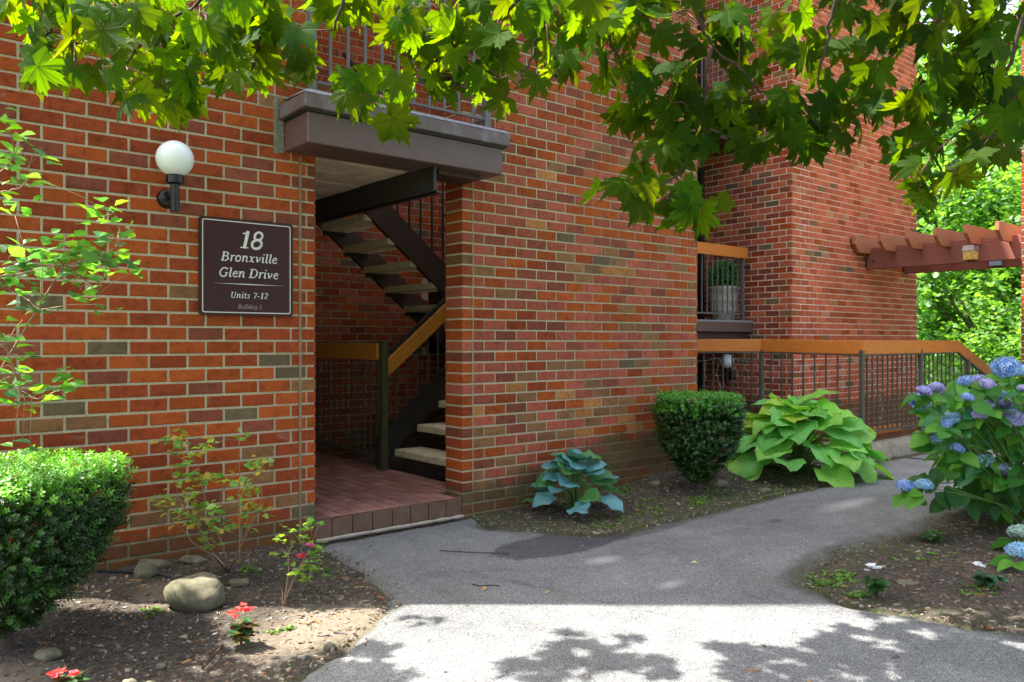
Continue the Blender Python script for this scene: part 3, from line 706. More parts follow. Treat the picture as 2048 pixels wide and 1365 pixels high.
# globe lamps
def globe_lamp(base, ax, label, scale=1.):   # base = point on the wall, ax = outward
    b = Vector(base); a = Vector(ax); t = empty('wall_lamp', b, label, 'wall lamp', 'white globe wall lamps')
    s = scale
    q = MB(); side = a.cross(UP)
    pts = [b+a*.002, b+a*.03*s]; q.tube(pts, [.055*s, .045*s], 20); q.tube([b+a*.03*s, b+a*.15*s], .012*s, 10); q.build('backplate', M['black'], t, True)
    c = b+a*.15*s
    q = MB(); q.tube([c-UP*.085*s, c+UP*.07*s], .0235*s, 14); q.build('arm', M['black'], t)
    q = MB(); q.tube([c+UP*.06*s, c+UP*.066*s, c+UP*.105*s, c+UP*.11*s], [.03*s, .047*s, .047*s, .045*s], 22); q.build('collar', M['black'], t)
    q = MB(); q.ball(c+UP*.2*s, .099*s, 28, 18); q.build('globe', M['globe'], t, True)
    return t
globe_lamp((1.372, YW-.004, H+.80), (0, -1, 0), 'white globe wall lamp on a black bracket above the sign')
globe_lamp((XT-.006, 6.47, .8), (-1, 0, 0), 'white globe lamp half hidden behind the balustrade under the small balcony')

# ------------------------------------------------------------------ small balconies in the recess
def recess_balcony(dz, label, rl):
    YF = 6.16
    b = empty('balcony', (8., YF, 1.4+dz), label, 'balcony')
    q = MB(); q.box((6.2, YF, H+.118+dz), (9.25, 7.0, H+.262+dz), None, .005); q.build('edge_band', M['brown_metal'], b)
    q = MB(); q.box((6.2, YF+.06, H-.02+dz), (9.2, 7.0, H+.115+dz)); q.build('fascia', M['stringer'], b)
    q = MB(); q.box((6.2, YF-.004, H+.245+dz), (9.252, YF+.05, H+.268+dz)); q.build('top_flashing', M['flash_edge'], b)
    r = empty('balcony_railing', (8, YF+.05, 1.6+dz), rl, 'railing')
    y = YF+.07
    q = MB(); q.box((6.2, y-.045, H+1.09+dz), (9.17, y-.01, H+1.235+dz), None, .004); q.build('handrail', M['orange_wood'], r)
    q = MB(); q.box((6.2, y-.01, H+.345+dz), (9.1, y+.012, H+.362+dz)); q.build('bottom_rail', M['rail_grey'], r)
    q = MB(); q.box((9.09, y-.02, H+.27+dz), (9.13, y+.02, H+1.1+dz)); q.build('post', M['rail_grey'], r)
    q = MB(); q.tube([(9.11, y, H+.98+dz), (9.25, y, H+.98+dz)], .012, 8); q.tube([(9.235, y, H+.98+dz), (9.252, y, H+.98+dz)], .026, 10); q.build('wall_bracket', M['dark_metal'], r)
    railing_run(r, (7.7, y, 0), (9.11, y, 0), H+1.1+dz, H+.36+dz, .105, M['rail_grey'], .014)
recess_balcony(0, 'small brown balcony slab with a clipped plant on it in the recess', 'orange capped railing in front of the clipped potted plant')
recess_balcony(2.63, 'upper recess balcony slab mostly hidden by maple leaves', 'upper recess railing showing a bit of orange board through the leaves')

# potted topiary
pt = empty('potted_topiary', (8.72, 6.6, H+.262), 'round clipped boxwood in a ribbed grey stone planter on the balcony', 'potted plant')
c0 = P(1447, 0, 10.9); cx, cy = c0.x, c0.y
pt.location = (cx, cy, H+.262)
q = MB(); zb = H+.265
q.lathe([(0, 0), (.13, 0), (.145, .03), (.165, .13), (.178, .145), (.172, .16), (.19, .27), (.202, .285), (.196, .3), (.2, .42), (.215, .435), (.215, .47), (.19, .475), (.18, .44), (0, .44)], (cx, cy, zb), 28)
q.build('planter', M['planter'], pt, True)

# ------------------------------------------------------------------ front balustrade
XF, YF3 = 8.43, 4.26
fp = [Vector((6.35, 7.16, 0)), Vector((XF, 5.5, 0)), Vector((XF, YF3, 0)), Vector((10.92, YF3, 0)), Vector((12.95, YF3, 0))]
ft = [H+.02, H+.022, H+.004, H+.006, H-.70]
bs = empty('balustrade', (XF, YF3, 0), 'long metal picket balustrade with orange wood handrail in front of the brick tower', 'railing')
for i in range(4):
    a = fp[i].copy(); b = fp[i+1].copy(); a.z = ft[i]-.074; b.z = ft[i+1]-.074
    q = MB(); q.vbeam(a, b, .038, .148, None, .004); q.build('handrail', M['orange_wood'], bs)
    zb0 = .275 if i < 3 else .275; zb1 = .275 if i < 3 else -.43
    q = MB(); q.vbeam((a.x, a.y, zb0), (b.x, b.y, zb1), .025, .02); q.build('bottom_rail', M['rail_metal'], bs)
    q = MB(); q.vbeam((a.x, a.y, a.z-.084), (b.x, b.y, b.z-.084), .03, .016); q.build('top_rail', M['rail_metal'], bs)
    L = (b-a).xy.length; n = round(L/(.118 if i != 1 else .135))
    for k in range(1, n):
        s = k/n; p = a.lerp(b, s); zt = p.z-.08; z0 = zb0+(zb1-zb0)*s
        q = MB(); q.box((p.x-.0075, p.y-.0075, z0), (p.x+.0075, p.y+.0075, zt)); q.build('picket', M['rail_metal'], bs)
for x, y, zt in ((7.3, 6.4, H-.1), (XF, 5.5, H-.1), (XF, YF3, H-.1), (9.85, YF3, H-.1), (11.25, YF3, H-.22), (12.7, YF3, H-.73)):
    q = MB(); q.box((x-.026, y-.02, -.1), (x+.026, y+.02, zt), None, .002); q.build('post', M['rail_metal'], bs)
cb = empty('concrete_curb', (XF, YF3, 0), 'mossy worn concrete curb under the balustrade posts', 'curb')
def rough_curb(pts, wd, z0, z1, name):
    q = MB(); ring = []
    n = 0
    P2 = []
    for a, b in zip(pts[:-1], pts[1:]):
        m = max(2, int((b-a).length/.12))
        for k in range(m): P2.append(a.lerp(b, k/m))
    P2.append(pts[-1]); vs = []; fs = []
    prof = [(-.5, 0), (-.5, .9), (-.46, .98), (-.2, 1.), (.2, 1.), (.46, .98), (.5, .9), (.5, 0)]
    for i, p in enumerate(P2):
        d = (P2[min(i+1, len(P2)-1)]-P2[max(i-1, 0)]).normalized(); sd_ = Vector((d.y, -d.x, 0))
        for s, h in prof:
            nn = noise.noise(Vector((i*.5, s*3, h*2)))*.018
            vs.append(p+sd_*(s*wd+nn*.8)+UP*(z0+(z1-z0)*h+(nn*.5 if h > .5 else 0)))
    k = len(prof)
    for i in range(len(P2)-1):
        for j in range(k-1): a = i*k+j; fs.append((a, a+1, a+1+k, a+k))
    fs.append(tuple(range(k))); fs.append(tuple(range((len(P2)-1)*k, len(P2)*k))[::-1])
    q.add(vs, fs); return q.build(name, M['curb'], cb, True)
rough_curb([Vector((XF-.17, YF3, 0)), Vector((11.2, YF3, 0)), Vector((13.2, YF3, -.1))], .30, -2.0, .15, 'curb_top')
rough_curb([Vector((6.3, 7.2, 0)), Vector((XF, 5.5, 0)), Vector((XF, YF3+.1, 0))], .26, -2.0, .13, 'curb_top')
# handrail of the sunken stair behind the balustrade
sr = empty('sunken_handrail', (10.6, 5.2, 0), 'orange handrail of the sunken stair glimpsed low behind the balustrade', 'handrail')
q = MB(); q.beam((10.05, 5.2, .06), (11.4, 5.2, .06), .04, .1, None, .004); q.build('board', M['orange_wood'], sr)
q = MB(); q.box((9.98, 5.17, -1.2), (10.04, 5.23, .13)); q.build('post', M['rail_metal'], sr)

# icicle string lights on the balustrade
slt = empty('string_lights', (8.3, 5.2, 1.), 'pale icicle string lights hanging from the balustrade', 'string lights')
wire = MB(); bulbs = MB()
for i in range(3):
    a, b = fp[i], fp[i+1]
    L = (b-a).length; nseg = int(L/.16); off = Vector((.02, .02, 0))
    prev = None
    for k in range(nseg+1):
        s = k/nseg; p = a.lerp(b, s)+off; p.z = H-.2-.06*abs(math.sin(s*math.pi*L/1.1))
        if prev: wire.tube([prev, p], .0024, 3)
        prev = p
        if i == 2 and s > .85: continue
        q = p.copy(); pts = [q.copy()]; ln = rnd.uniform(.25, .7)
        st = int(ln/.05)
        for m in range(st):
            q = q+Vector((rnd.uniform(-.018, .018), rnd.uniform(-.018, .018), -.05)); pts.append(q.copy())
            if m % 2 == 1:
                d = Vector((rnd.uniform(-1, 1), rnd.uniform(-1, 1), rnd.uniform(-.6, .3))).normalized()
                bulbs.tube([q, q+d*.028], [.004, .003], 4)
        wire.tube(pts, .0019, 3)
wire.build('wire', M['wire'], slt); o = bulbs.build('bulbs', M['letters'], slt); o['kind'] = 'stuff'

# ------------------------------------------------------------------ pergola
pg = empty('pergola', (11.2, 4.5, 2.3), 'red brown timber pergola with notched rafters fixed to the brick tower', 'pergola')
def zz(v): return H+v
for X, nm in ((11.16, 'beam'), (12.32, 'beam')):
    q = MB(); q.box((X, 1.2 if X > 12 else 1.2, zz(1.02)), (X+.075, YT-.03, zz(1.25)), None, .004); q.build('beam', M['red_wood'], pg)
    q = MB(); q.box((X+.006, 1.2, zz(1.252)), (X+.07, YT-.10, zz(1.32)), None, .004); q.build('beam_cap', M['red_wood'], pg)
    q = MB(); q.box((X+.01, YT-.045, zz(1.06)), (X+.085, YT-.008, zz(1.19))); q.box((X-.012, YT-.14, zz(1.115)), (X-.001, YT-.11, zz(1.14))); q.build('steel_bracket', M['dark_metal'], pg)
for k in range(10):
    y = 5.535-.3605*k
    q = MB(); x0 = 10.72; x1 = 12.95; T = .045
    pr_ = [(x0, zz(1.455)), (x0, zz(1.35)), (x0+.13, zz(1.235)), (x1-.13, zz(1.235)), (x1, zz(1.35)), (x1, zz(1.455))]
    vs = [(x, y-T/2, z) for x, z in pr_]+[(x, y+T/2, z) for x, z in pr_]; n6 = 6
    q.add(vs, [tuple(range(6)), tuple(range(6, 12))[::-1]]+[(i, i+6, (i+1) % 6+6, (i+1) % 6) for i in range(6)])
    q.build('rafter', M['rafter_wood'], pg)
def flood(y, X, label, lens):
    t = empty('flood_light', (X, y, zz(1.2)), label, 'light', 'lamps on the pergola beams')
    q = MB(); s = .085
    q.hexa([(X-.13, y-s, zz(1.155)), (X-.003, y-s, zz(1.155)), (X-.003, y+s, zz(1.155)), (X-.13, y+s, zz(1.155)), (X-.09, y-s, zz(1.23)), (X-.003, y-s, zz(1.23)), (X-.003, y+s, zz(1.23)), (X-.09, y+s, zz(1.23))], None, .004)
    q.build('housing', M['lampgrey'], t)
    q = MB(); q.hexa([(X-.10, y-s*.9, zz(1.045)), (X-.02, y-s*.9, zz(1.045)), (X-.02, y+s*.9, zz(1.045)), (X-.10, y+s*.9, zz(1.045)), (X-.125, y-s*.9, zz(1.153)), (X-.02, y-s*.9, zz(1.153)), (X-.02, y+s*.9, zz(1.153)), (X-.125, y+s*.9, zz(1.153))], None, .004); q.build('lens', M[lens], t)
flood(4.17, 11.16, 'amber glass lamp on the nearer pergola beam', 'amber')
flood(4.28, 12.32, 'bluish glass lamp under the farther pergola beam', 'bluelens')

# ------------------------------------------------------------------ ground
def smooth(t): t = max(0., min(1., t)); return t*t*(3-2*t)
PATH_IMG = [(200, 1900), (470, 1440), (560, 1365), (600, 1340), (690, 1285), (740, 1240), (770, 1215), (765, 1185), (735, 1155), (700, 1132), (668, 1115), (648, 1100)]
path = [G(*p) for p in PATH_IMG]+[Vector((2.28, YW-.015, 0)), Vector((3.5, YW-.015, 0))]
path += [G(*p) for p in [(949, 1037), (989, 1053), (1065, 1057), (1131, 1063), (1197, 1066), (1246, 1058), (1296, 1047), (1362, 1035), (1428, 1017), (1493, 1001), (1560, 987), (1640, 972), (1700, 952)]]
path += [Vector((XF, 4.1, 0)), Vector((10, 4.1, 0)), Vector((12, 4.1, 0)), Vector((14, 4.1, 0)), Vector((14, 2.4, 0)), Vector((11, 2.5, 0)), Vector((8.5, 2.45, 0))]
path += [G(*p) for p in [(2048, 1014), (1977, 1025), (1909, 1039), (1836, 1066), (1791, 1080), (1682, 1107), (1636, 1134), (1611, 1168), (1650, 1184), (1704, 1202), (1773, 1216), (1886, 1234), (2048, 1262), (2300, 1300), (2900, 1500)]]
path += [Vector((3.2, -2.5, 0)), Vector((-1.5, -2.5, 0))]
# densify + wobble
pp = []
for i, a in enumerate(path):
    b = path[(i+1) % len(path)]; m = max(1, int((b-a).length/.07)) if (b-a).length < 4 else 6
    for k in range(m):
        p = a.lerp(b, k/m)
        if a.y < 4.69 or b.y < 4.69:
            p.x += .011*noise.noise(Vector((p.x*5, p.y*5, 1))); p.y += .011*noise.noise(Vector((p.x*5, p.y*5, 7)))
        pp.append(Vector((p.x, p.y)))
def in_poly(x, y, poly):
    c = False; n = len(poly); j = n-1
    for i in range(n):
        if (poly[i].y > y) != (poly[j].y > y) and x < (poly[j].x-poly[i].x)*(y-poly[i].y)/(poly[j].y-poly[i].y)+poly[i].x: c = not c
        j = i
    return c
PA = np.array([(p.x, p.y) for p in pp])
def edge_dist(x, y): return float(np.min(np.hypot(PA[:, 0]-x, PA[:, 1]-y)))
def soil_z(x, y):
    z = -.018
    z += .09*smooth((x-4.3)/1.6)*smooth((y-3.9)/.7) if x < 6.6 else .09*smooth((7.6-x)/1.)*smooth((y-3.9)/.7)
    if x < 2.3 and y > 2.5: z += .05*smooth((y-3.6)/1.)+.012*noise.noise(Vector((x*2, y*2, 0)))
    z += .016*noise.noise(Vector((x*6, y*6, 2)))+.009*noise.noise(Vector((x*19, y*19, 5)))
    if -2 < x < 14.5 and -3 < y < 4.8:
        e = edge_dist(x, y)
        if in_poly(x, y, pp): return -.03
        f = smooth(e/.35); z = z*f+(-.014+.008*noise.noise(Vector((x*9, y*9, 3))))*(1-f)
    return z
def is_pit(x, y):
    return (x > XF and y > YF3) or (6.3 < x <= XF and y > 5.5+(XF-x)*.8)
def ground_z(x, y):
    if is_pit(x, y) and x < 13.3 and y < 9: return -2.1
    z = soil_z(x, y)
    if x > 12.4: z += -.22*min(x-12.4, 5.5)*smooth((y+1)/3 if y < 4 else 1)
    return z
gx = sorted(set([round(v, 3) for v in np.concatenate([np.arange(-1.2, 8.6, .055), np.arange(8.6, 15, .25), [-120, -60, -30, -15, -8, -5, -3.5, -2.2, -1.6, 16, 18, 20, 24, 30, 40, 60, 90, 150]])]))
gy = sorted(set([round(v, 3) for v in np.concatenate([np.arange(.6, 4.75, .055), np.arange(4.8, 9.5, .2), [-120, -60, -30, -15, -8, -4, -2, -1, 0, .3, 10, 12, 15, 20, 30, 45, 70, 110, 160]])]))
q = MB(); NXg = len(gx)
vs = []; cs = []
for y in gy:
    for x in gx:
        vs.append((x, y, ground_z(x, y)))
        mossy = 0.
        if 3.4 < x < 8 and y > 3: mossy = .9*smooth((edge_dist(x, y)*-1+.55)/.5)
        elif x > 3 and y < 3.2: mossy = .5*smooth((.35-edge_dist(x, y))/.3)
        elif x < 2.6: mossy = .25*smooth((.2-edge_dist(x, y))/.2)
        far = smooth((math.hypot(x-4, y-3)-7)/3)
        cs.append((0, mossy, far))
fs = [(j*NXg+i, j*NXg+i+1, (j+1)*NXg+i+1, (j+1)*NXg+i) for j in range(len(gy)-1) for i in range(NXg-1)]
q.v = vs; q.c = cs; q.f = fs; q.uv = [(0, 0)]*len(vs)
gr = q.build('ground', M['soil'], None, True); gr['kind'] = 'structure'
inner = []
for x in np.arange(-1.4, 14, .12):
    for y in np.arange(-2.4, 4.7, .12):
        if in_poly(x, y, pp) and edge_dist(x, y) > .05: inner.append(Vector((x+rnd.uniform(-.02, .02), y+rnd.uniform(-.02, .02))))
extra = []
for p in pp[::1]: pass
nb = len(pp)
r_ = delaunay_2d_cdt(pp+inner, [], [list(range(nb))], 1, 1e-5)
q = MB(); vs = []; cs = []
for v in r_[0]:
    e = edge_dist(v.x, v.y); z = .004+.01*noise.noise(Vector((v.x*.9, v.y*.9, 4)))
    if e < .004: z = -.04
    em = smooth((.30-e)/.30)*(.55 if v.x < 3.2 else .95)
    if v.y > 4.5 and 2.2 < v.x < 3.6: em = 0
    if v.y < 1.0: em = 0
    if v.x > 8.3 and v.y > 3.8: em *= .8
    vs.append((v.x, v.y, z)); cs.append((em, 0, 0))
q.v = vs; q.c = cs; q.f = [tuple(f) for f in r_[2]]; q.uv = [(0, 0)]*len(vs)
# skirt
pa = q.build('path', M['asphalt'], None, True); pa['kind'] = 'structure'

# ------------------------------------------------------------------ loose things on the soil
def blob_mesh(name, sx, sy, sz, seed, mat, rough=.12, n=14, m=9):
    q = MB(); q.ball((0, 0, 0), 1., n, m)
    off = Vector((seed*3.7, seed*1.3, seed)); vs = []
    for v in q.v:
        v = Vector(v); f = 1+rough*2*noise.noise(v*1.1+off)+rough*.9*noise.noise(v*2.9+off)+rough*.25*noise.noise(v*8+off); v = Vector((v.x, v.y, max(-.7, min(v.z, .62+.18*v.z))))
        v = v*f; vs.append((v.x*sx, v.y*sy, v.z*sz))
    q.v = vs; return q.mesh(name, True, mat)
def rock(x, y, wpx, hpx, label, seed, group=None, z=0.03, sink=.3):
    g = G(x, y, z); Z = (g-Vector((0, 0, H))).dot(CF); wd = wpx/F*Z; ht = hpx/F*Z
    o = bpy.data.objects.new('rock', blob_mesh('rock', wd/2, wd*.36, ht/2*1.0, seed, M['rock'], .11, 26, 16)); COL.objects.link(o)
    o.location = (g.x+CF.x*wd*.2, g.y+CF.y*wd*.2, soil_z(g.x, g.y)+ht*.30); o.rotation_euler = (rnd.uniform(-.1, .1), rnd.uniform(-.1, .1), -AZ+rnd.uniform(-.2, .2))
    tag(o, label, 'rock', group); return o
rock(385, 1205, 128, 82, 'large smooth boulder on the soil below the thin azalea', 2)
rock(287, 1160, 46, 36, 'small rounded stone close to the dark yew, left of the boulder', 5)
rock(300, 1142, 60, 26, 'flat mossy stone against the brick wall behind the small rounded stone', 9)
rock(380, 1128, 52, 14, 'low flat stone at the wall foot beneath the azalea stems', 12)
rock(475, 1165, 42, 16, 'flat grey slate piece right of the boulder', 14)
rock(255, 1362, 34, 34, 'upright pointed stone at the bottom edge of the bed', 17)
rock(298, 1356, 32, 18, 'round brown cobble beside the pointed stone', 19)
rock(320, 1312, 22, 12, 'pale chip of stone in the middle of the soil bed', 21)
rock(90, 1300, 54, 26, 'dark stone half buried at the yew trunk', 23)
rock(658, 1280, 26, 20, 'small sunlit stone near the path edge', 25)
rock(1435, 958, 44, 18, 'pale flat stone behind the trunk of the clipped yew', 31, z=.08)
rock(1530, 975, 26, 12, 'grey pebble in front of the big hosta', 33)
rock(1312, 962, 22, 14, 'whitish stone at the wall foot left of the clipped yew', 37, z=.08)
rock(985, 1040, 18, 10, 'white stone chip at the wall corner by the step', 41)
rock(1818, 1152, 40, 10, 'flat grey stone flake in the right flower bed', 43)

# litter of chips, twigs and dead leaves
q = MB(); r = random.Random(31)
def scatter(region, n, smin, smax, cols, flat=.35):
    cnt = 0
    while cnt < n:
        x = r.uniform(region[0], region[1]); y = r.uniform(region[2], region[3])
        if in_poly(x, y, pp) and r.random() > region[4]: continue
        if y > YW-.03 or is_pit(x, y): continue
        cnt += 1
        s = r.uniform(smin, smax)*(1 if r.random() > .08 else 1.8); z = soil_z(x, y) if not in_poly(x, y, pp) else .004
        a = r.uniform(0, 6.28); L = s*r.uniform(.8, 2.2); W = s*r.uniform(.4, .9); hh = s*flat*r.uniform(.3, 1.)
        ca, sa = math.cos(a), math.sin(a); tz = r.uniform(-.25, .25)*L
        bp = [(-L, -W*r.uniform(.5, 1)), (L*r.uniform(.6, 1), -W), (L, W*r.uniform(.3, 1)), (-L*r.uniform(.3, 1), W)]
        top = [(x+(u*ca-v*sa)*.5, y+(u*sa+v*ca)*.5, z+hh+tz*(u/L)*.5) for u, v in bp]; bot = [(p[0], p[1], z-.01) for p in top]
        q.add(top+bot, [(0, 1, 2, 3), (0, 4, 5, 1), (1, 5, 6, 2), (2, 6, 7, 3), (3, 7, 4, 0)], cols[r.randrange(len(cols))])
chips = [(.16, .12, .09), (.26, .2, .15), (.1, .07, .05), (.34, .3, .25), (.22, .11, .05), (.12, .1, .09), (.07, .05, .04)]
scatter((.2, 2.5, 2.2, 4.72, .02), 5200, .004, .013, chips)
scatter((3.4, 8.2, 3.5, 4.7, .05), 3800, .005, .016, chips)
scatter((2.9, 7.2, .8, 2.6, .03), 3600, .005, .016, chips)
for _ in range(2600):
    i = r.randrange(len(pp)); p0 = pp[i]; p1 = pp[(i+1) % len(pp)]; t_ = r.random(); x = p0.x+(p1.x-p0.x)*t_+r.gauss(0, .045); y = p0.y+(p1.y-p0.y)*t_+r.gauss(0, .045)
    if not (.8 < x < 9) or not (.8 < y < 4.6) or (y > 4.4 and x < 3.5): continue
    z = .004 if in_poly(x, y, pp) else soil_z(x, y); a = r.uniform(0, 6.283); L = r.uniform(.003, .011); ca, sa = math.cos(a)*L, math.sin(a)*L
    q.add([(x-ca, y-sa, z+.001), (x+sa*.6, y-ca*.6, z+L*.5), (x+ca, y+sa, z+.001), (x-sa*.6, y+ca*.6, z+L*.35), (x, y, z-.01)], [(0, 1, 2, 3), (0, 4, 1), (1, 4, 2), (2, 4, 3), (3, 4, 0)], chips[r.randrange(len(chips))])
o = q.build('wood_chips', M['pebble'], None); tag(o, 'scattered bark chips and grit over the planting beds', 'chips', kind='stuff')
q = MB(); r = random.Random(33)
scatter((.2, 8, .9, 4.7, .10), 190, .012, .03, [(.35, .2, .08), (.42, .3, .16), (.25, .13, .06), (.4, .36, .22)], .12)
o = q.build('fallen_leaves', M['pebble'], None); tag(o, 'small dry fallen leaves dotted over soil and path', 'leaves', kind='stuff')
# sticks
def stick(pts, label, rad=.004):
    q = MB(); q.tube([Vector((p.x, p.y, .008+soil_z(p.x, p.y)*0)) for p in pts], rad, 5); o = q.build('twig', M['twig']); tag(o, label, 'twig')
stick([G(945, 1172), G(962, 1176), G(985, 1174), G(1000, 1176)], 'thin dark twig lying on the asphalt mid path')
stick([G(1020, 1110), G(950, 1108), G(880, 1104)], 'long faint twig on the path in front of the step', .003)
stick([G(1815, 917), G(1850, 921), G(1900, 924)], 'dark twig on the far path near the curb', .006)
stick([G(405, 1340), G(425, 1318), G(445, 1295)], 'short stick on the soil beside the red impatiens', .006)
def dead_leaf(x, y, label, s=.02, col=(.5, .27, .1)):
    g = G(x, y); q = MB(); a = rnd.uniform(0, 6)
    q.add([(g.x+math.cos(a)*s*1.6, g.y+math.sin(a)*s*1.6, .012), (g.x-math.sin(a)*s*.6, g.y+math.cos(a)*s*.6, .022), (g.x-math.cos(a)*s*1.4, g.y-math.sin(a)*s*1.4, .010), (g.x+math.sin(a)*s*.6, g.y-math.cos(a)*s*.6, .016)], [(0, 1, 2, 3)], col)
    tag(q.build('dead_leaf', M['pebble']), label, 'dead leaf')
dead_leaf(969, 1182, 'curled orange dead leaf beside the thin twig on the path', .022)
dead_leaf(1095, 1190, 'tan dead leaf on the path right of the thin twig', .018, (.45, .3, .16))
dead_leaf(1388, 1130, 'pale yellow dead leaf on the path below the white scuff', .016, (.55, .48, .25))
dead_leaf(1517, 1160, 'tiny brown dead leaf alone on the path near the right bed', .012)
# drip hose
q = MB(); q.tube([Vector((p.x, p.y, soil_z(p.x, p.y)+.012)) for p in (G(170, 1155), G(240, 1160), G(290, 1165), G(325, 1170), G(340, 1172))], .006, 6)
o = q.build('drip_hose', simple('dark_blue_hose', (.006, .014, .03), .4, .1)); tag(o, 'thin dark blue drip hose running behind the boulder', 'hose')

# ------------------------------------------------------------------ leaf shapes
def maple_shape(seed, fold=.07):
    r = random.Random(seed)
    lobes = [(0, 1.0, .30), (42, .92, .30), (-42, .92, .30), (95, .62, .26), (-95, .62, .26)]
    out = []
    def pt(a, rr): return (math.sin(math.radians(a))*rr, math.cos(math.radians(a))*rr)
    # clockwise from stem notch on the right side
    right = [(172, .12), (146, .42), (128, .50), (118, .56), (108, .84), (99, .72), (90, .60), (80, .70), (70, .48), (62, .70), (58, .86), (52, .80), (46, 1.06), (40, .80), (32, .84), (25, .52), (18, .68), (14, .86), (9, .80), (0, 1.14)]
    rr = [(a*(1+r.uniform(-.02, .02)), d*r.uniform(.94, 1.06)) for a, d in right]
    ll = [(-a*(1+r.uniform(-.02, .02)), d*r.uniform(.94, 1.06)) for a, d in right[:-1]]
    pts = [pt(a, d) for a, d in rr]+[pt(a, d) for a, d in reversed(ll)]
    c = r.uniform(-.6, .25); dr = r.uniform(.0, .75); tw = r.uniform(-.15, .15)
    def z(x, y):
        a = math.degrees(math.atan2(x, y)); d = math.hypot(x, y)
        near = min(abs(a-v) for v in VEINS)
        return -fold*d*min(near, 25)/25*-.5 - dr*d*d*.5 + c*abs(x)*.5 + tw*x*y
    vs = [(0, 0, 0)]; n = len(pts); uv = [(0, 0)]
    for x, y in pts: vs.append((x*.5, y*.5, z(x*.5, y*.5))); uv.append((x*.5, y*.5))
    for x, y in pts: vs.append((x, y, z(x, y))); uv.append((x, y))
    fs = [(0, 1+(i+1), 1+i) for i in range(n-1)]+[(1+i, 1+i+1, 1+n+i+1, 1+n+i) for i in range(n-1)]
    return [Vector(v) for v in vs], fs, uv
MAPLE = [maple_shape(s) for s in range(12)]
def frame(tip, nrm):
    y = tip.normalized(); z = (nrm-y*nrm.dot(y))
    z = z.normalized() if z.length > 1e-4 else y.orthogonal().normalized()
    x = y.cross(z); return Matrix((x, y, z)).transposed()

def oval_leaf(l=1., wd=.5, curl=.2, fold=.12, n=6, droop=.3, notch=0., wave=0., seed=0):
    """flat-ish leaf along +Y with uv.x = side fraction"""
    r = random.Random(seed); vs = []; uv = []; fs = []
    rows = n+1; cols = [-1, -.66, -.33, 0, .33, .66, 1] if wave else [-1, -.5, 0, .5, 1]
    for i in range(rows):
        s = i/n; wdt = wd*(math.sin(math.pi*min(1, s**.72))**.8 if 0 < s < 1 else 0.02)
        if notch and s < .35: wdt = wd*(.35+.65*(s/.35)**.5)*math.sin(math.pi*(.28+.22*s/.35))
        for c in cols:
            x = c*wdt; y = s*l - (notch*l*abs(c)*max(0, 1-s*3.2))
            z = fold*abs(c)*wdt*2 - droop*s*s*l*.5 - curl*(c*c)*wdt*.5 + (wave*math.sin(s*14+seed)*c*abs(c)*wd*.4 if wave else 0)
            vs.append(Vector((x, y, z))); uv.append((c, s))
    k = len(cols)
    for i in range(n):
        for j in range(k-1): a = i*k+j; fs.append((a, a+1, a+1+k, a+k))
    return vs, fs, uv
def shape_mesh(name, sh, mat):
    q = MB(); q.add([v[:] for v in sh[0]], sh[1], None, sh[2]); return q.mesh(name, True, mat)
def put(mb, sh, pos, R, s, col):
    mb.add([(pos+R @ (v*s))[:] for v in sh[0]], sh[1], col, sh[2])

# ------------------------------------------------------------------ maple tree over the view
mp = empty('maple_tree', (4.2, -2.2, 0), 'maple tree whose leafy branches hang across the top of the view', 'tree')
bark = MB(); tb = Vector((4.2, -2.2, -.1))
trunk = [tb, tb+Vector((0, 0, 1.2)), tb+Vector((-.05, .05, 2.6)), tb+Vector((-.1, .15, 3.9)), tb+Vector((-.2, .4, 5.4))]
bark.tube(trunk, [.2, .17, .15, .13, .08], 12); bark.build('trunk', M['bark'], mp, True)
BR = [
 [(1330, -700, 2.1), (1350, -250, 2.5), (1395, 30, 2.75), (1420, 90, 2.82), (1475, 135, 2.9), (1520, 180, 2.95), (1590, 205, 3.), (1660, 280, 3.05)],
 [(1420, 90, 2.82), (1412, 160, 2.85), (1400, 240, 2.9), (1370, 330, 2.85), (1290, 400, 2.8)],
 [(1720, -250, 2.7), (1668, 20, 2.85), (1645, 110, 2.9), (1630, 200, 2.95)],
 [(1900, -250, 2.7), (1880, 40, 2.8), (1865, 180, 2.85), (1860, 290, 2.9), (1890, 370, 2.9)],
 [(2100, -100, 2.6), (2020, 130, 2.7), (1960, 230, 2.75), (1900, 280, 2.8)],
 [(450, -500, 2.2), (480, -150, 2.4), (400, 0, 2.45), (300, 70, 2.5), (230, 140, 2.5)],
 [(480, -150, 2.4), (520, 60, 2.45), (500, 160, 2.5)],
 [(100, -200, 2.4), (120, 20, 2.5), (80, 90, 2.5)],
 [(1100, -500, 2.3), (1090, -60, 2.6), (1010, 30, 2.65), (930, 90, 2.65), (850, 140, 2.65), (760, 190, 2.6)],
 [(1090, -60, 2.6), (1080, 60, 2.7), (1060, 120, 2.7), (1030, 180, 2.7)],
 [(1200, -200, 2.7), (1210, 40, 2.8), (1240, 130, 2.85), (1280, 220, 2.9)],
 [(700, -150, 2.3), (690, 0, 2.4), (670, 60, 2.45)]]
br_pts = []; bm_ = MB()
for bpl in BR:
    W = [P(*p) for p in bpl]; W2 = []
    for a, b in zip(W[:-1], W[1:]):
        for k in range(5): W2.append(a.lerp(b, k/5)+Vector((rnd.uniform(-.008, .008), rnd.uniform(-.008, .008), rnd.uniform(-.008, .008))))
    W2.append(W[-1]); n = len(W2)
    bm_.tube(W2, [.007*(1-.75*i/n)+.0012 for i in range(n)], 6)
    br_pts += W2
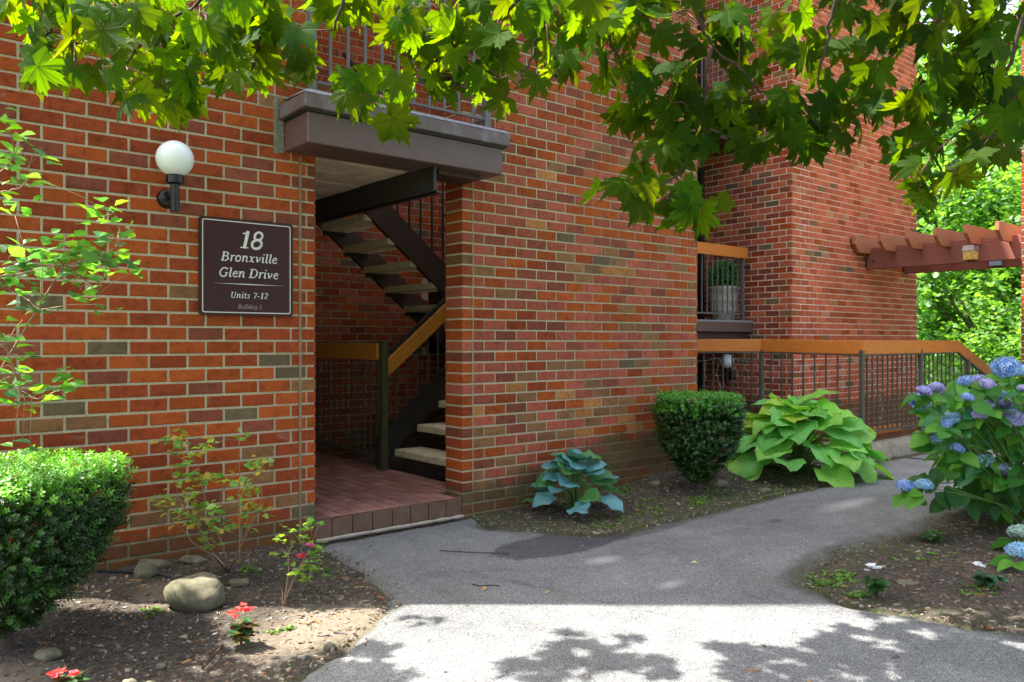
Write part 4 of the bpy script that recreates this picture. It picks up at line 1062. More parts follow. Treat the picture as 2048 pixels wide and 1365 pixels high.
# limbs from the trunk out to the branch roots (out of frame)
limb = MB()
for bpl in BR:
    e = P(*bpl[0])
    if bpl[0][1] > -90: continue
    a = trunk[3] if e.x > 1.5 else trunk[4]
    m1 = a.lerp(e, .5)+Vector((0, 0, .5)); limb.tube([a, a.lerp(m1, .5)+Vector((0, 0, .2)), m1, m1.lerp(e, .5)+Vector((0, 0, .12)), e], [.06, .045, .032, .02, .009], 8)
limb.build('limb', M['bark'], mp, True)
bm_.build('branch', M['twig'], mp, True)
# (cx, cy, rx, ry, n, depth, spread, tone)
BL = [(60, 20, 90, 60, 18, 2.5, .35, 0), (150, 120, 110, 60, 18, 2.5, .35, 0), (240, 40, 120, 60, 20, 2.5, .4, 0), (260, 190, 60, 40, 6, 2.45, .2, 0),
 (400, 30, 120, 60, 22, 2.5, .4, 0), (370, 140, 120, 70, 22, 2.5, .3, 0), (490, 140, 60, 70, 14, 2.5, .3, 0), (340, 215, 60, 25, 4, 2.5, .2, 0), (520, 40, 60, 50, 12, 2.5, .3, 0), (590, 120, 28, 60, 8, 2.35, .15, 0),
 (700, 5, 120, 30, 9, 2.6, .3, 0), (840, 20, 120, 50, 18, 2.65, .3, 0), (740, 190, 70, 50, 12, 2.6, .2, 0), (860, 160, 60, 70, 12, 2.65, .2, 0), (780, 90, 70, 40, 7, 2.65, .2, 0), (780, 245, 30, 20, 3, 2.5, .1, 0), (930, 110, 60, 60, 8, 2.7, .3, 0),
 (990, 60, 90, 60, 16, 2.7, .3, 0), (1000, 180, 40, 45, 6, 2.7, .2, 0), (1090, 60, 90, 60, 14, 2.8, .3, 0), (1090, 150, 50, 40, 5, 2.8, .2, 0), (1220, 40, 110, 50, 16, 2.85, .4, 0), (1200, 130, 70, 55, 10, 2.85, .3, 0), (1275, 210, 50, 60, 7, 2.9, .25, 0),
 (1350, 60, 110, 70, 18, 2.9, .4, 1), (1340, 180, 80, 70, 14, 2.9, .3, 1), (1420, 260, 100, 70, 20, 2.95, .35, 1), (1340, 330, 80, 50, 11, 2.9, .25, 0), (1230, 410, 50, 30, 6, 2.85, .2, 0), (1330, 415, 70, 35, 10, 2.85, .2, 0), (1405, 430, 35, 30, 4, 2.85, .2, 0),
 (1500, 220, 90, 90, 18, 3.0, .35, 1), (1560, 290, 80, 60, 14, 3., .3, 1), (1640, 250, 90, 60, 14, 3., .3, 1), (1480, 90, 60, 60, 8, 3., .3, 1), (1610, 60, 90, 70, 12, 3., .4, 0), (1640, 150, 70, 60, 9, 3.05, .3, 1), (1740, 110, 80, 60, 9, 3.05, .4, 1), (1730, 230, 60, 50, 7, 3., .3, 1),
 (1760, 20, 120, 50, 14, 3., .4, 1), (1900, 40, 120, 60, 18, 2.9, .4, 1), (2010, 40, 60, 60, 9, 2.8, .3, 1), (1880, 150, 90, 70, 17, 2.9, .35, 1), (1990, 150, 70, 70, 13, 2.8, .3, 1), (1850, 260, 60, 60, 12, 2.85, .3, 1), (1830, 380, 50, 35, 5, 2.6, .15, 1), (1930, 350, 60, 40, 6, 2.6, .15, 1), (2000, 300, 50, 60, 9, 2.75, .25, 1), (2030, 230, 40, 60, 6, 2.75, .3, 1), (1880, 410, 30, 20, 2, 2.7, .15, 1), (1790, 330, 25, 40, 3, 2.75, .15, 1)]
leaves = []; twg = MB(); r = random.Random(77)
BP = np.array([v[:] for v in br_pts])
NB = Vector((-.45, -.70, -.25))
for cx, cy, rx, ry, n, Zd, sp, shade_tone in BL:
    hub = P(cx, cy-ry*.5, Zd); i = int(np.argmin(np.sum((BP-np.array(hub[:]))**2, axis=1))); root = br_pts[i]
    mid = root.lerp(hub, .5)+Vector((0, 0, .02)); twg.tube([root, mid, hub], [.003, .0024, .0018], 5)
    for k in range(n):
        a = r.uniform(0, 6.283); d = math.sqrt(r.random())
        tipx = cx+rx*d*math.cos(a); tipy = cy+ry*d*math.sin(a); Z = Zd+r.uniform(-sp, sp)*.6
        base = P(tipx, tipy-22, Z)
        tipd = Vector((r.gauss(0, .55), r.gauss(0, .45), -1+r.gauss(0, .35)))
        nrm = NB+Vector((r.gauss(0, .62), r.gauss(0, .62), r.gauss(0, .7)))
        s = r.uniform(.066, .092)*(Z/2.7)**.5*(1.15 if r.random() < .25 else 1)
        R = frame(tipd, nrm); leaves.append((base, R, s, shade_tone))
        # petiole
        to = base.lerp(hub, r.uniform(.35, .8)); mm = base.lerp(to, .5)+Vector((0, 0, .012))
        if (base-to).length > .16: to = base+(to-base).normalized()*.1+Vector((0, 0, .03)); mm = base.lerp(to, .5)
        twg.tube([base, mm, to], [.0014, .0012, .0014], 4)
        if r.random() < .35: twg.tube([to, to.lerp(hub, .5)+Vector((0, 0, .01)), hub], [.0011, .0014, .0018], 4)
twg.build('twigs', simple('reddish_petiole', (.16, .05, .035), .6, .3), mp, True)['kind'] = 'stuff'
def maple_col(r, shade_tone):
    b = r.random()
    c = (.026, .080, .003) if shade_tone == 0 else (.017, .054, .002)  # sunlit clusters painted lighter, shaded clusters painted darker
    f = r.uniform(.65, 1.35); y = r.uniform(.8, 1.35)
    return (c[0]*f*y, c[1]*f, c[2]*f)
leaves.sort(key=lambda l: -l[2]/((l[0]-Vector((0, 0, H))).length))
MM = [shape_mesh('leaf', sh, M['maple']) for sh in MAPLE]
rest = MB()
for k, (base, R, s, shade_tone) in enumerate(leaves):
    c = maple_col(r, shade_tone)
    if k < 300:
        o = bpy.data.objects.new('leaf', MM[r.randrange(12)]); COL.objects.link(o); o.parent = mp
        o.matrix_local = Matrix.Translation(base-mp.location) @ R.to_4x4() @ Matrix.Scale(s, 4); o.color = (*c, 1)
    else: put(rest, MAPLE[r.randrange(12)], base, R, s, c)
# the canopy above the frame: it throws the dappled shade on the path
def shade_leaves(gx_, gy_, rad, n, z0=2.9, z1=4.2):
    for _ in range(n):
        a = r.uniform(0, 6.283); d = rad*math.sqrt(r.random()); z = r.uniform(z0, z1); s_ = z/math.tan(EL)
        p = Vector((gx_+d*math.cos(a)+SUNH[0]*s_, gy_+d*math.sin(a)+SUNH[1]*s_, z))
        q = proj(p)
        if q and -80 < q[0] < 2130 and q[1] > -90: continue
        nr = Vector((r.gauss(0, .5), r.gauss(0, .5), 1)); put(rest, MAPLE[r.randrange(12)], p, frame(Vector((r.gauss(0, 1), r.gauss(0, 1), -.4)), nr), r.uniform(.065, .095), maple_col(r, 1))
def sh_at(x, y, rad, n, **k): g = G(x, y); shade_leaves(g.x, g.y, rad, n, **k)
sh_at(1170, 1318, .17, 34); sh_at(1085, 1350, .16, 22); sh_at(1300, 1335, .12, 14); sh_at(1150, 1275, .07, 5); sh_at(1250, 1285, .06, 4)
sh_at(1560, 1335, .22, 46); sh_at(1690, 1300, .17, 30); sh_at(1480, 1305, .10, 8)
sh_at(1900, 1290, .25, 85); sh_at(2030, 1250, .25, 60); sh_at(2000, 1340, .25, 90); sh_at(1820, 1345, .18, 46)
sh_at(720, 1310, .16, 26); sh_at(640, 1350, .16, 26); sh_at(850, 1245, .08, 7); sh_at(300, 1270, .3, 34); sh_at(120, 1330, .3, 30); sh_at(400, 1330, .25, 22); sh_at(780, 1345, .10, 12)
shade_leaves(3.6, .2, 1.6, 600); shade_leaves(1.5, .9, .9, 120, z0=3.6, z1=5.5); shade_leaves(5.0, .6, 1.1, 700)
rest.build('foliage', M['maple_s'], mp, True)['kind'] = 'stuff'
# dead leaf clump hanging in the branches
q = MB(); c0 = P(905, 110, 2.62)
for k in range(34):
    d = Vector((r.gauss(0, .018), r.gauss(0, .018), r.uniform(-.09, .06)))
    q.add([(c0+d+(Vector((r.gauss(0, .02), r.gauss(0, .02), -r.uniform(.01, .05)))))[:] for _ in range(4)], [(0, 1, 2, 3)], (.05*r.uniform(.6, 1.6), .055*r.uniform(.6, 1.4), .02))
o = q.build('dead_leaf_clump', M['leaf_col']); tag(o, 'dark shrivelled clump of dead leaves caught among the maple leaves', 'dead leaves')

# ------------------------------------------------------------------ yews
def spray(seed, n=16, l=.05, nl=.016):
    r = random.Random(seed); vs = []; fs = []
    for k in range(n):
        s = k/n; y = l*s; a = k*2.4; d = Vector((math.cos(a), .55, math.sin(a))).normalized()*nl*(1-.45*s)*r.uniform(.8, 1.2)
        b = Vector((0, y, 0)); e = b+d; sd_ = d.cross(Vector((0, 1, 0))).normalized()*.0030
        m = b.lerp(e, .5)
        i = len(vs); vs += [b, m+sd_, e, m-sd_]; fs.append((i, i+1, i+2, i+3))
    vs += [Vector((.0009, 0, 0)), Vector((-.0009, 0, 0)), Vector((0, l, 0))]; i = len(vs); fs.append((i-3, i-2, i-1))
    return np.array([v[:] for v in vs]), fs
SPR = [spray(s) for s in range(5)]
def fast_scatter(items, shapes):
    """items: (shape idx, pos, R(3x3 np), scale, col) -> joined mesh arrays"""
    V = []; Fc = []; C = []; n = 0
    for si, pos, R, s, col in items:
        v, f = shapes[si]; V.append(v @ (R.T*s)+np.array(pos)); Fc += [tuple(i+n for i in q_) for q_ in f]; C.append(np.tile(np.array([*col, 1.]), (len(v), 1))); n += len(v)
    return np.concatenate(V), Fc, np.concatenate(C)
def np_mesh(name, V, Fc, C, mat, smooth=False):
    me = bpy.data.meshes.new(name); me.from_pydata(V.tolist(), [], Fc)
    ca = me.color_attributes.new('Col', 'FLOAT_COLOR', 'POINT'); ca.data.foreach_set('color', C.astype(np.float32).ravel())
    if smooth: me.polygons.foreach_set('use_smooth', [True]*len(me.polygons))
    me.materials.append(mat); return me
def npR(tip, nrm): return np.array(frame(tip, nrm))
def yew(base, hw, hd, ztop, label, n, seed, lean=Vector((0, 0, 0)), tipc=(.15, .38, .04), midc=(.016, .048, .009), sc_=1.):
    r = random.Random(seed); t = empty('yew_shrub', base, label, 'shrub')
    zt = ztop-base.z; q = MB()
    q.tube([base-UP*.05, base+UP*.08, base+UP*.2], [.034, .028, .02], 9)
    for k in range(26):
        a = r.uniform(0, 6.283); e = Vector((math.cos(a)*hw*r.uniform(.3, .98), math.sin(a)*hd*r.uniform(.3, .98), zt*r.uniform(.55, .92)))
        q.tube([base+UP*.06, base+Vector((e.x*.35, e.y*.35, e.z*.4)), base+Vector((e.x*.75, e.y*.75, e.z*.75)), base+e], [.012, .009, .006, .003], 5)
    q.build('trunk', M['bark'], t)
    items = []
    rot = Matrix.Rotation(-AZ, 3, 'Z')
    for k in range(n):
        # box-like inverted cone: width grows with height
        zr = r.random()**.75; top = r.random() < .34
        if top: zr = 1.-abs(r.gauss(0, .03))
        wz = .14+.86*(1-(1-min(1, zr*1.05))**2.5)
        a = r.uniform(0, 6.283); ca, sa = math.cos(a), math.sin(a)
        m = (abs(ca)**3.2+abs(sa)**3.2)**(-1/3.2)
        rad = (math.sqrt(r.random()) if top else 1-abs(r.gauss(0, .16)))
        bump_ = 1+.10*noise.noise(Vector((ca*2, sa*2, zr*3+seed)))
        loc = Vector((ca*m*hw*wz*rad*bump_, sa*m*hd*wz*rad*bump_, zt*(.10+.90*zr)))
        if not top and zr < .4 and r.random() < .55: continue
        loc.z += .02*noise.noise(Vector((loc.x*6, loc.y*6, seed)))
        out = Vector((loc.x, loc.y, 0)).normalized() if loc.xy.length > 1e-3 else Vector((1, 0, 0))
        tip = out*(.2 if top else .8)+UP*(1. if top else .45)+Vector((r.gauss(0, .4), r.gauss(0, .4), r.gauss(0, .3)))
        p = base+rot @ loc; tp = rot @ tip
        f = r.uniform(.7, 1.3)
        young_sunlit = top or (zr > .86 and r.random() < .5)
        c = tipc if young_sunlit else midc  # new growth, with sunlit top and shaded sides put into the needle colour
        if not young_sunlit and r.random() < .30: c = (.05, .15, .022)
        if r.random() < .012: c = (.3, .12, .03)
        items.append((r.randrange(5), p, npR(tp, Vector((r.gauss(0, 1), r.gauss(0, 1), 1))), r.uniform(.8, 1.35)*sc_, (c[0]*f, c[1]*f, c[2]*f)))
    for k in range(22):
        a = r.uniform(0, 6.283); rr = math.sqrt(r.random())*.85; b0 = base+rot @ Vector((math.cos(a)*hw*rr, math.sin(a)*hd*rr, zt*.99)); hh = r.uniform(.03, .085)
        for m in range(int(hh/.011)):
            items.append((r.randrange(5), b0+UP*m*.011, npR(Vector((r.gauss(0, .35), r.gauss(0, .35), 1)), Vector((r.gauss(0, 1), r.gauss(0, 1), .2))), r.uniform(.7, 1.), tuple(x*1.05 for x in tipc)))
    V, Fc, C = fast_scatter(items, SPR)
    o = link('crown', np_mesh('crown', V, Fc, C, M['needle']), t); return t
yb = G(60, 1290); yb.z = soil_z(yb.x, yb.y)
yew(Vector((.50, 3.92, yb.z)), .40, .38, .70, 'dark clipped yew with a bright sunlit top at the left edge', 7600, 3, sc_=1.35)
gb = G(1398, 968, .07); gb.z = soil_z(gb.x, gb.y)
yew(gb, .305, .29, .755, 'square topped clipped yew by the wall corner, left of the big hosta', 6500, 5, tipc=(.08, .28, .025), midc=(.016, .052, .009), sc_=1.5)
# long new shoots on the left yew
# ------------------------------------------------------------------ boxwood ball in the planter
items = []; r = random.Random(5); LF, LFf, _ = oval_leaf(.022, .008, 0, .1, 2, .2); LFn = (np.array([v[:] for v in LF]), LFf)
for k in range(2600):
    d = Vector((r.gauss(0, 1), r.gauss(0, 1), r.gauss(0, 1))).normalized(); rad = .205*(1-abs(r.gauss(0, .07)))
    c = Vector((cx if False else pt.location.x, pt.location.y, zb+.61))
    p = c+d*rad; f = r.uniform(.6, 1.4)
    items.append((0, p, npR(d+Vector((r.gauss(0, .5), r.gauss(0, .5), r.gauss(0, .5))), Vector((r.gauss(0, 1), r.gauss(0, 1), r.gauss(0, 1)))), 1.25, (.06*f, .34*f, .06*f)))
V, Fc, C = fast_scatter(items, [LFn]); o = link('foliage', np_mesh('foliage', V, Fc, C, M['leaf_col']), pt)
q = MB(); q.ball((pt.location.x, pt.location.y, zb+.61), .175, 14, 10, (.008, .02, .006)); q.tube([(pt.location.x, pt.location.y, zb+.42), (pt.location.x, pt.location.y, zb+.5)], .02, 6, (.05, .04, .03)); q.build('dark_core', M['leaf_col'], pt)  # near-black ball filling the crown behind the leaves, and a short stem

# ------------------------------------------------------------------ hostas
def hosta(base, label, n, rad, hgt, llen, lw, mat, colf, seed, tilt=(.25, 1.1), upright=False, extra=()):
    r = random.Random(seed); t = empty('hosta', base, label, 'plant'); pet = MB()
    shp = [oval_leaf(1., lw, r.uniform(.05, .3), r.uniform(.06, .2), 9, r.uniform(.15, .5), .12, r.uniform(.1, .35), s) for s in range(5)]
    ms = [shape_mesh('leaf', s, M[mat]) for s in shp]
    lst = []
    for k in range(n):
        s = (k+.5)/n; a = k*2.39996+r.uniform(-.3, .3); rr = rad*(s**.6)*r.uniform(.85, 1.05)
        z = hgt*(1-.82*s**1.5)*r.uniform(.88, 1.06); lst.append((a, rr, z, llen*r.uniform(.8, 1.12)*(1.05-.1*s), s))
    for a, rr, z, L, s in lst+list(extra):
        out = Vector((math.cos(a), math.sin(a), 0))
        basep = base+out*max(0, rr-L*.45)+UP*max(.05, z)
        dz = -(tilt[0]+(tilt[1]-tilt[0])*s)+r.gauss(0, .15)
        tip = out+UP*dz+Vector((r.gauss(0, .25), r.gauss(0, .25), 0)); nrm = UP*1.+out*(.15+.75*s)+Vector((r.gauss(0, .25)-.15, r.gauss(0, .25)-.25, 0))
        if upright: nrm = UP*.9+out*(.5)+Vector((r.gauss(0, .3), r.gauss(0, .3), 0))
        R = frame(tip, nrm)
        o = bpy.data.objects.new('leaf', ms[r.randrange(5)]); COL.objects.link(o); o.parent = t
        o.matrix_local = Matrix.Translation(basep-base) @ R.to_4x4() @ Matrix.Scale(L, 4); o.color = (*colf(r, s), 1)
        mid = base+out*max(0, rr-L*.45)*.35+UP*z*.62
        pet.tube([base+out*.02+Vector((r.gauss(0, .015), r.gauss(0, .015), -.02)), mid, basep], [.007, .005, .004], 5)
    pet.build('stalks', M['stem'], t, True); return t
def hc1(r, s):
    f = r.uniform(.88, 1.15); k = r.random()
    c = (.28, .60, .11) if k < .45 else ((.19, .53, .13) if k < .9 else (.42, .60, .07))
    return tuple(x*f for x in c)
def hc2(r, s):
    f = r.uniform(.9, 1.1); c = (.12, .33, .36) if r.random() < .6 else (.07, .24, .06)
    return tuple(x*f for x in c)
hb_ = G(1598, 948); hb_.z = soil_z(hb_.x, hb_.y)
hosta(hb_, 'huge yellow green hosta with ribbed leaves in front of the balustrade', 78, .74, .64, .37, .45, 'hosta', hc1, 14, (-.3, .45))
hb2 = G(1148, 1022); hb2.z = soil_z(hb2.x, hb2.y)
hosta(hb2, 'small blue green hosta on long stalks at the foot of the long wall', 36, .34, .42, .19, .52, 'hosta_blue', hc2, 8, (-.35, .1))

# ------------------------------------------------------------------ hydrangea
hy_base = G(2075, 1065); hy = empty('hydrangea', hy_base, 'hydrangea bush with blue and lilac mophead flowers at the right edge', 'shrub')
r = random.Random(12)
stem = MB()
def floret_head(seed, cols, rad=1., n=74, flat=.72):
    r = random.Random(seed); q = MB()
    for k in range(n):
        z = 1-1.55*(k+.5)/n; rr = math.sqrt(max(0, 1-z*z)); a = k*2.39996
        d = Vector((rr*math.cos(a), rr*math.sin(a), z)); p = Vector((d.x, d.y, d.z*flat))*(1+r.uniform(-.1, .06))
        nrm = (d+Vector((r.gauss(0, .2), r.gauss(0, .2), r.gauss(0, .2)))).normalized(); R = frame(nrm.orthogonal(), nrm); c = cols[r.randrange(len(cols))]; f = r.uniform(.75, 1.15); c = tuple(min(.95, x*f) for x in c)
        s = .215*r.uniform(.8, 1.15); t0 = r.uniform(0, 1.5)
        for m in range(4):
            b = t0+m*math.pi/2
            e = [Vector((0, 0, .0)), Vector((math.cos(b-.5)*s*.8, math.sin(b-.5)*s*.8, .02)), Vector((math.cos(b)*s*1.15, math.sin(b)*s*1.15, -.01)), Vector((math.cos(b+.5)*s*.8, math.sin(b+.5)*s*.8, .02))]
            q.add([(p+R @ v)[:] for v in e], [(0, 1, 2, 3)], c)
    q.ball((0, 0, -.05), .74, 9, 6, tuple(x*.5 for x in cols[0]), (1, 1, flat))
    return q.mesh('flower_head', False, M['petal'])
blue = [(.17, .34, .80), (.28, .46, .85), (.42, .56, .86)]; lilac = [(.42, .38, .74), (.55, .50, .80), (.36, .40, .78)]; sky_ = [(.25, .52, .8), (.42, .66, .84)]; pale = [(.42, .6, .5), (.45, .65, .62)]
HM = {'b': floret_head(1, blue), 'l': floret_head(2, lilac), 's': floret_head(3, sky_), 'p': floret_head(4, pale, n=60)}
FH = [(2012, 735, 34, 'b'), (2035, 742, 24, 's'), (1929, 762, 17, 'b'), (1955, 762, 22, 'l'), (1975, 768, 18, 'l'), (1838, 802, 27, 'b'), (1848, 783, 19, 'l'), (1872, 778, 20, 'l'), (1905, 838, 25, 's'), (1893, 848, 13, 'b'), (1948, 815, 18, 'l'), (1972, 812, 20, 'l'), (1960, 829, 18, 'l'), (2010, 808, 19, 'l'), (2026, 836, 27, 'l'), (1988, 778, 20, 'b'), (2000, 792, 17, 'b'), (1962, 790, 16, 's'), (1935, 795, 16, 'b'), (2046, 778, 16, 'l'),
 (1864, 864, 16, 'p'), (1870, 880, 16, 's'), (1915, 897, 16, 'b'), (1969, 922, 24, 's'), (2013, 942, 26, 'l'), (1813, 974, 27, 'b'), (1848, 970, 20, 's'), (2040, 1120, 20, 's'), (2041, 1080, 13, 'p')]
def hz(x, y): return 5.12+r.uniform(-.15, .15)
anchors = []
for x, y, rp, k in FH:
    Z = hz(x, y); p = P(x, y, Z); s = rp/F*Z*.80*r.uniform(.9, 1.08)
    if y > 1050: p = G(x, y+18)+UP*.1; s = .07
    o = link('flower_head', HM[k], hy, p); o.scale = (s, s, s*.95); o.rotation_euler = (r.uniform(-.5, .3), r.uniform(-.5, .4), r.uniform(0, 6)); anchors.append((p, s))
    o['label'] = {'b': 'blue flower head', 'l': 'lilac flower head', 's': 'sky blue flower head', 'p': 'pale green flower head'}[k]
for p, s in anchors:
    b = hy_base+Vector((r.gauss(0, .06), r.gauss(0, .06), 0)); m = b.lerp(p, .5)+UP*.08
    if p.z < .3 and (p-b).length > .9: m = b.lerp(p, .5)+UP*.12
    stem.tube([b, b.lerp(m, .6)+UP*.05, m, m.lerp(p, .6)+UP*.02, p-UP*s*.3], [.005, .0045, .004, .003, .0028], 5)
stem.build('stems', M['stem'], hy, True)
OV = [oval_leaf(1., .36, .15, .14, 6, d, 0, 0, s) for s, d in enumerate((.2, .45, .7))]
OM = [shape_mesh('leaf', s, M['leaf_obj']) for s in OV]
rest = MB(); cnt = 0
def hy_leaf(p, tip, s, col, force=False):
    global cnt
    nrm = UP+Vector((-.5, -.45, 0))+Vector((r.gauss(0, .35), r.gauss(0, .35), r.gauss(0, .2))); R = frame(tip, nrm)
    if cnt < 295 or force:
        o = bpy.data.objects.new('leaf', OM[r.randrange(3)]); COL.objects.link(o); o.parent = hy
        o.matrix_local = Matrix.Translation(p-hy.location) @ R.to_4x4() @ Matrix.Scale(s, 4); o.color = (*col, 1); cnt += 1
    else: put(rest, OV[r.randrange(3)], p, R, s, col)
def hcol():
    f = r.uniform(.75, 1.25); c = (.045, .18, .022) if r.random() < .6 else ((.10, .28, .03) if r.random() < .7 else (.05, .22, .09))
    return tuple(x*f for x in c)
for p, s in anchors:
    for k in range(4):
        a = r.uniform(0, 6.283); d = Vector((math.cos(a), math.sin(a), r.uniform(-.5, .1))); hy_leaf(p-UP*s*.7+d*s*.6, d, r.uniform(.10, .15), hcol())
lc = P(2050, 880, 5.7)
for k in range(1000):
    d = Vector((r.gauss(0, 1), r.gauss(0, 1), r.gauss(0, 1))).normalized(); f = .55+.45*r.random()
    p = lc+Vector((d.x*.78, d.y*.62, d.z*.56))*f+UP*.02
    q_ = proj(p)
    if q_ is None: continue
    if q_[0] < 1880 and q_[1] > 900: continue
    if q_[1] < 740 and q_[0] < 1990: continue
    if q_[0] < 1830+max(0, (q_[1]-860))*.5: continue
    hy_leaf(p, Vector((d.x, d.y, -.5))+Vector((r.gauss(0, .4), r.gauss(0, .4), r.gauss(0, .3))), r.uniform(.085, .145), hcol())
# low spray reaching over the path
for x, y in ((1862, 965), (1875, 955), (1895, 985), (1905, 975), (1925, 985), (1945, 965), (1935, 1000), (1880, 940), (1850, 945), (1830, 950), (1965, 1000), (1985, 1010), (1890, 1000), (1870, 985)):
    p = P(x, y, 5.35+r.uniform(-.15, .15)); hy_leaf(p, Vector((-.3, -.2, -.6))+Vector((r.gauss(0, .4), r.gauss(0, .4), 0)), r.uniform(.11, .16), (.035, .12, .03), True)
q = MB(); q.tube([hy_base+UP*.1, P(2000, 1000, 5.5), P(1930, 965, 5.4), P(1850, 968, 5.3)], [.008, .006, .004, .003], 5)
q.tube([hy_base, P(2030, 980, 5.5), P(1990, 930, 5.5)], [.01, .008, .005], 6); q.tube([hy_base+Vector((.05, 0, 0)), P(2046, 1000, 5.6), P(2010, 900, 5.6)], [.01, .008, .005], 6); q.build('branch', M['bark'], hy, True)
if rest.v:
    m_ = leaf_mat('hydrangea_leaf_joined', 'col', .45, .35, (2.0, 2.0, .4), (0,), spec=.28); rest.build('foliage', m_, hy, True)['kind'] = 'stuff'

# ------------------------------------------------------------------ thin azalea against the sign wall
def leaf_np(l, wd, dr=.3): s = oval_leaf(l, wd, 0, .15, 3, dr); return (np.array([v[:] for v in s[0]]), s[1])
LEAFS = [leaf_np(1., .34, .1), leaf_np(1., .40, .4), leaf_np(1., .46, .5)]
def sprig_shrub(name, label, cat, base_px, stems, tips, Zfun, leafL, n_per, cols, seed, mat_stem='stem_tan', stem_r=.004):
    r = random.Random(seed); base = G(*base_px); base.z = soil_z(base.x, base.y); t = empty(name, base, label, cat); q = MB(); pts = []
    for s in stems:
        W = [base]+[P(x, y, Zfun(x, y)+r.uniform(-.04, .04)) for x, y in s]; W2 = []
        for a, b in zip(W[:-1], W[1:]):
            for k in range(4): W2.append(a.lerp(b, k/4)+Vector([r.uniform(-.004, .004) for _ in range(3)]))
        W2.append(W[-1]); n = len(W2); q.tube(W2, [stem_r*(1-.7*i/n) for i in range(n)], 5); pts += W2
    items = []
    for x, y, n in tips:
        p = P(x, y, Zfun(x, y)+r.uniform(-.12, .12)); b = min(pts, key=lambda v: (v-p).length+(.3 if v.z > p.z+.02 else 0)); q.tube([b, b.lerp(p, .5)+UP*.01, p], [stem_r*.4, stem_r*.35, stem_r*.3], 4)
        for k in range(n):
            a = r.uniform(0, 6.283); d = Vector((math.cos(a), math.sin(a), r.uniform(-.15, .8))); off = Vector([r.gauss(0, leafL*.55) for _ in range(3)])*.8
            c = cols[r.randrange(len(cols))]; f = r.uniform(.75, 1.25)
            items.append((r.randrange(3), p+off, npR(d, UP+Vector((r.gauss(0, .4), r.gauss(0, .4), 0))), leafL*r.uniform(.65, 1.2), tuple(x_*f for x_ in c)))
    q.build('stems', M[mat_stem], t, True)
    V, Fc, C = fast_scatter(items, LEAFS); o = link('foliage', np_mesh('foliage', V, Fc, C, M['leaf_col'], True), t); o['kind'] = 'stuff'
    return t
az_st = [[(440, 1080), (410, 1000), (395, 930), (365, 890)], [(430, 1110), (400, 1060), (360, 1000), (335, 920)], [(470, 1120), (490, 1070), (520, 1020), (525, 950)], [(425, 1110), (385, 1085), (345, 1040), (320, 1000)], [(440, 1060), (440, 990), (470, 950)], [(450, 1130), (420, 1105), (400, 1100)], [(520, 1020), (540, 990)], [(480, 1110), (478, 960), (478, 880)]]
az = [(330, 880, 9), (355, 872, 9), (345, 905, 8), (365, 900, 9), (385, 905, 7), (410, 890, 9), (425, 888, 6), (480, 875, 7), (350, 930, 8), (375, 925, 6), (385, 955, 10), (400, 965, 10), (410, 960, 8), (350, 960, 8), (370, 985, 9), (385, 1000, 7), (430, 957, 7), (450, 955, 4), (465, 965, 5), (480, 970, 7), (495, 980, 9), (500, 985, 8), (505, 930, 10), (520, 930, 9), (530, 932, 6), (505, 945, 6), (500, 1015, 9), (510, 1025, 6), (535, 1035, 6), (315, 1000, 8), (330, 1010, 9), (345, 1015, 6), (365, 1030, 8), (400, 1010, 8), (420, 1015, 8), (430, 1020, 6), (395, 1040, 9), (410, 1050, 9), (440, 1060, 9), (455, 1055, 7), (380, 1050, 7), (410, 1075, 8), (420, 1090, 8), (485, 1040, 6), (500, 1055, 6), (470, 1010, 6), (320, 1020, 5), (360, 1045, 6)]
sprig_shrub('azalea', 'thin leggy azalea with sparse small leaves in front of the sign wall', 'shrub', (455, 1150), az_st, az, lambda x, y: 4.12, .046, 10, [(.16, .34, .06), (.22, .40, .07), (.12, .28, .07), (.34, .28, .07)], 3)
# rose
rs = sprig_shrub('rose_bush', 'small rose with yellow green sunlit leaves and two pink flowers by the step', 'shrub', (568, 1205), [[(575, 1150), (580, 1100), (588, 1075)], [(600, 1130), (625, 1085)], [(562, 1180), (556, 1165)], [(590, 1150), (612, 1120)]],
 [(572, 1052, 2), (562, 1075, 5), (585, 1065, 5), (600, 1060, 6), (620, 1050, 7), (640, 1048, 4), (575, 1095, 4), (560, 1100, 3), (590, 1085, 5), (605, 1078, 5), (570, 1125, 3), (600, 1140, 8), (615, 1135, 9), (625, 1120, 8), (635, 1115, 6), (640, 1100, 5), (655, 1085, 4), (612, 1155, 8), (598, 1150, 5), (575, 1155, 2)], lambda x, y: 3.95, .036, 6, [(.17, .33, .04), (.1, .25, .05), (.2, .36, .04)], 6)
def bloom(parent, p, s, cols, seed, petals=10, name='flower'):
    r = random.Random(seed); q = MB(); s = s*.85; petals += 3
    for k in range(petals):
        a = k*2.4; d = Vector((math.cos(a), math.sin(a), r.uniform(.05, .7))); R = frame(d, UP+Vector((r.gauss(0, .4), r.gauss(0, .4), 0))); c = cols[r.randrange(len(cols))]; f = r.uniform(.8, 1.15)
        sh = oval_leaf(1, .42, .1, .2, 3, .2); put(q, sh, Vector(p), R, s*r.uniform(.8, 1.1), tuple(min(.95, x*f) for x in c))
    return q.build(name, M['petal'], parent, True)
pink = [(.85, .12, .35), (.8, .2, .45), (.9, .35, .5)]; red = [(.85, .06, .05), (.9, .12, .09), (.85, .09, .12)]; white = [(.85, .85, .88), (.75, .78, .82)]
bloom(rs, P(620, 1092, 3.9), .032, pink, 1); bloom(rs, P(600, 1114, 3.9), .032, [(.7, .06, .1), (.8, .12, .15)], 2); bloom(rs, P(608, 1111, 3.88), .026, [(.7, .06, .1)], 8)
